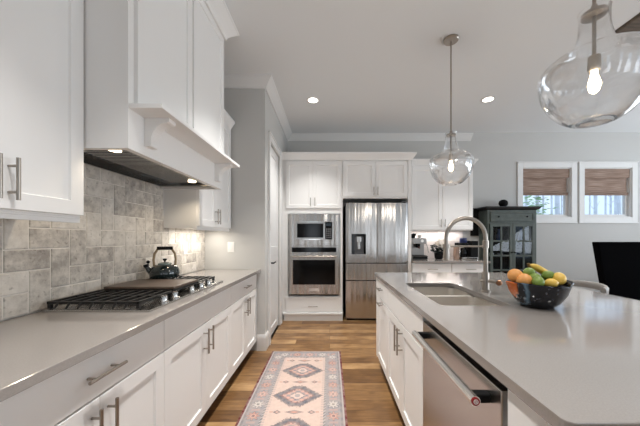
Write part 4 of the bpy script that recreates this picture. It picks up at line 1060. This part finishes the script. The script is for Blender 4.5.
# ------------------------------------------------------------------ runner rug
RX0, RX1, RY0, RY1 = -.634, .123, .58, 3.02
def rug():
    nx, ny = 190, 610; mb = MB()
    rnd = random.Random(8)
    me = bpy.data.meshes.new('runner_rug'); vs = []; fs = []; cols = []
    W = RX1-RX0; Lh = RY1-RY0
    field, blue, grey, pink, cream, rust, slate, red = [srgb(*c)[:3] for c in ((198, 172, 160), (122, 122, 128), (152, 146, 146), (196, 152, 138), (204, 194, 184), (176, 116, 98), (82, 82, 90), (96, 20, 26))]
    cxm = W/2; bw = .168; edge = .014
    mix = lambda a, b, t: tuple(a[i]*(1-t)+b[i]*t for i in range(3))
    # medallion rows measured from the far end
    def color(u, v):                                           # u across, v from far end
        if u < edge or u > W-edge or v < .006 or v > Lh-.006: return red
        du = min(u, W-u); dv = min(v, Lh-v); d = min(du, dv*1.02)
        ns = (sin(u*173.1+v*37.7)*sin(v*91.3-u*53.9)+sin(u*61+v*143)*.6)*.5
        if d < edge+.012: return mix(grey, cream, .2)
        if d < bw:
            base = mix(grey, blue, .35+.2*ns)
            if d > bw-.016: return mix(slate, grey, .4) if int((u+v)*60) % 2 else mix(base, cream, .35)
            if d < edge+.028: return mix(slate, grey, .55)
            along = v if du < dv*1.02 else u; along += .05
            dc = d-(bw+.02)/2
            cell = (along/.135); kk = int(cell); t = (cell-kk-.5)*.135
            a = math.atan2(t, dc); rr = math.hypot(t, dc)
            pet = .036+.011*cos(8*a)+.006*ns
            cc = (pink, mix(cream, grey, .25), mix(rust, pink, .4))[kk % 3]
            if rr < .012: return mix(slate, cc, .3)
            if rr < pet: return mix(cc, base, .25) if rr > .02 else mix(cc, cream, .3)
            if rr < pet+.007: return mix(base, slate, .55)
            if abs(abs(t)-.0675) < .01 and abs(dc) < .03: return mix(base, pink, .45)
            return base
        # field
        x = abs(u-cxm); per = .41
        m0 = .44; k = round((v-m0)/per); y = v-m0-k*per; ay = abs(y)
        st_ = .012
        xs = round(x/st_)*st_; ys = round(ay/st_)*st_
        dm = xs/.2+ys/.175; dm = max(dm, ys/.142)               # flattened diamond
        dm += .05*ns
        if dm < 1.0:
            if dm > .9: return mix(slate, field, .2)
            if dm > .7: return mix(slate, blue, .35+.4*ns)
            if dm > .6: return mix(slate, rust, .3)
            if dm > .36: return mix(pink, blue, min(1, max(0, .45+.6*sin(x*95+1)*cos(ay*110))))
            if dm > .28: return mix(slate, grey, .4)
            r_ = math.hypot(x, ay); 
            if r_ < .022: return mix(grey, blue, .3)
            return mix(pink, cream, .5)
        # small motif row half way
        y2 = abs(ay-per/2)
        if y2 < .03:
            q1 = abs(x-.125)/.03+y2/.022
            if q1 < 1: return mix(pink, grey, .2) if q1 < .5 else mix(slate, field, .15)
            q2 = x/.075+y2/.024
            if q2 < 1: return mix(rust, pink, .5) if q2 < .45 else mix(slate, field, .35)
            if .155 < x < .178 and y2 < .006: return mix(rust, field, .3)
        # corner serration of the field
        if x > (W/2-bw)-.018: return mix(field, grey, .5) if int(v*70) % 2 else field
        return mix(field, cream, .12+.12*ns)
    for j in range(ny+1):
        for i in range(nx+1): vs.append((RX0+W*i/nx, RY0+Lh*j/ny, .009))
    for j in range(ny):
        for i in range(nx):
            a = j*(nx+1)+i; fs.append((a, a+1, a+nx+2, a+nx+1)); cols.append(color(W*(i+.5)/nx, Lh-Lh*(j+.5)/ny))
    # skirt
    o = len(vs)
    per_ = [(i, 0) for i in range(nx)]+[(nx, j) for j in range(ny)]+[(nx-i, ny) for i in range(nx)]+[(0, ny-j) for j in range(ny)]
    for i, j in per_: vs.append((RX0+W*i/nx, RY0+Lh*j/ny, .0005))
    for k, (i, j) in enumerate(per_):
        q = (k+1) % len(per_); i2, j2 = per_[q]; fs.append((o+k, o+q, j2*(nx+1)+i2, j*(nx+1)+i)); cols.append(red)
    ox, oy = (RX0+RX1)/2, (RY0+RY1)/2
    me.from_pydata([(x-ox, y-oy, z) for x, y, z in vs], [], fs)
    at_ = me.attributes.new('weave', 'FLOAT_COLOR', 'FACE'); flat = []
    for c in cols: flat += [c[0], c[1], c[2], 1]
    at_.data.foreach_set('color', flat)
    m = bpy.data.materials.new('rug_weave'); m.use_nodes = True; nt = m.node_tree; b = nt.nodes['Principled BSDF']; N = nt.nodes.new; L = nt.links.new
    an = N('ShaderNodeAttribute'); an.attribute_name = 'weave'
    tc = N('ShaderNodeTexCoord'); n = N('ShaderNodeTexNoise'); n.inputs['Scale'].default_value = 26; n.inputs['Detail'].default_value = 6; L(tc.outputs['Object'], n.inputs['Vector'])
    mx = N('ShaderNodeMix'); mx.data_type = 'RGBA'; mx.inputs['B'].default_value = srgb(176, 160, 150)
    mr = N('ShaderNodeMapRange'); mr.inputs['From Min'].default_value = .35; mr.inputs['From Max'].default_value = .8; mr.inputs['To Min'].default_value = .0; mr.inputs['To Max'].default_value = .6
    L(n.outputs['Fac'], mr.inputs[0]); L(mr.outputs[0], mx.inputs['Factor']); L(an.outputs['Color'], mx.inputs['A']); L(mx.outputs['Result'], b.inputs['Base Color'])
    b.inputs['Roughness'].default_value = .95
    bp = N('ShaderNodeBump'); bp.inputs['Strength'].default_value = .3; bp.inputs['Distance'].default_value = .003; n3 = N('ShaderNodeTexNoise'); n3.inputs['Scale'].default_value = 500; L(tc.outputs['Object'], n3.inputs['Vector']); L(n3.outputs[0], bp.inputs['Height']); L(bp.outputs[0], b.inputs['Normal'])
    me.materials.append(m)
    o_ = bpy.data.objects.new('runner_rug', me); COL.objects.link(o_); o_.location = (ox, oy, 0)
    tag(o_, 'faded pink and grey patterned runner rug with dark red edging on the wood floor', 'rug')
rug()
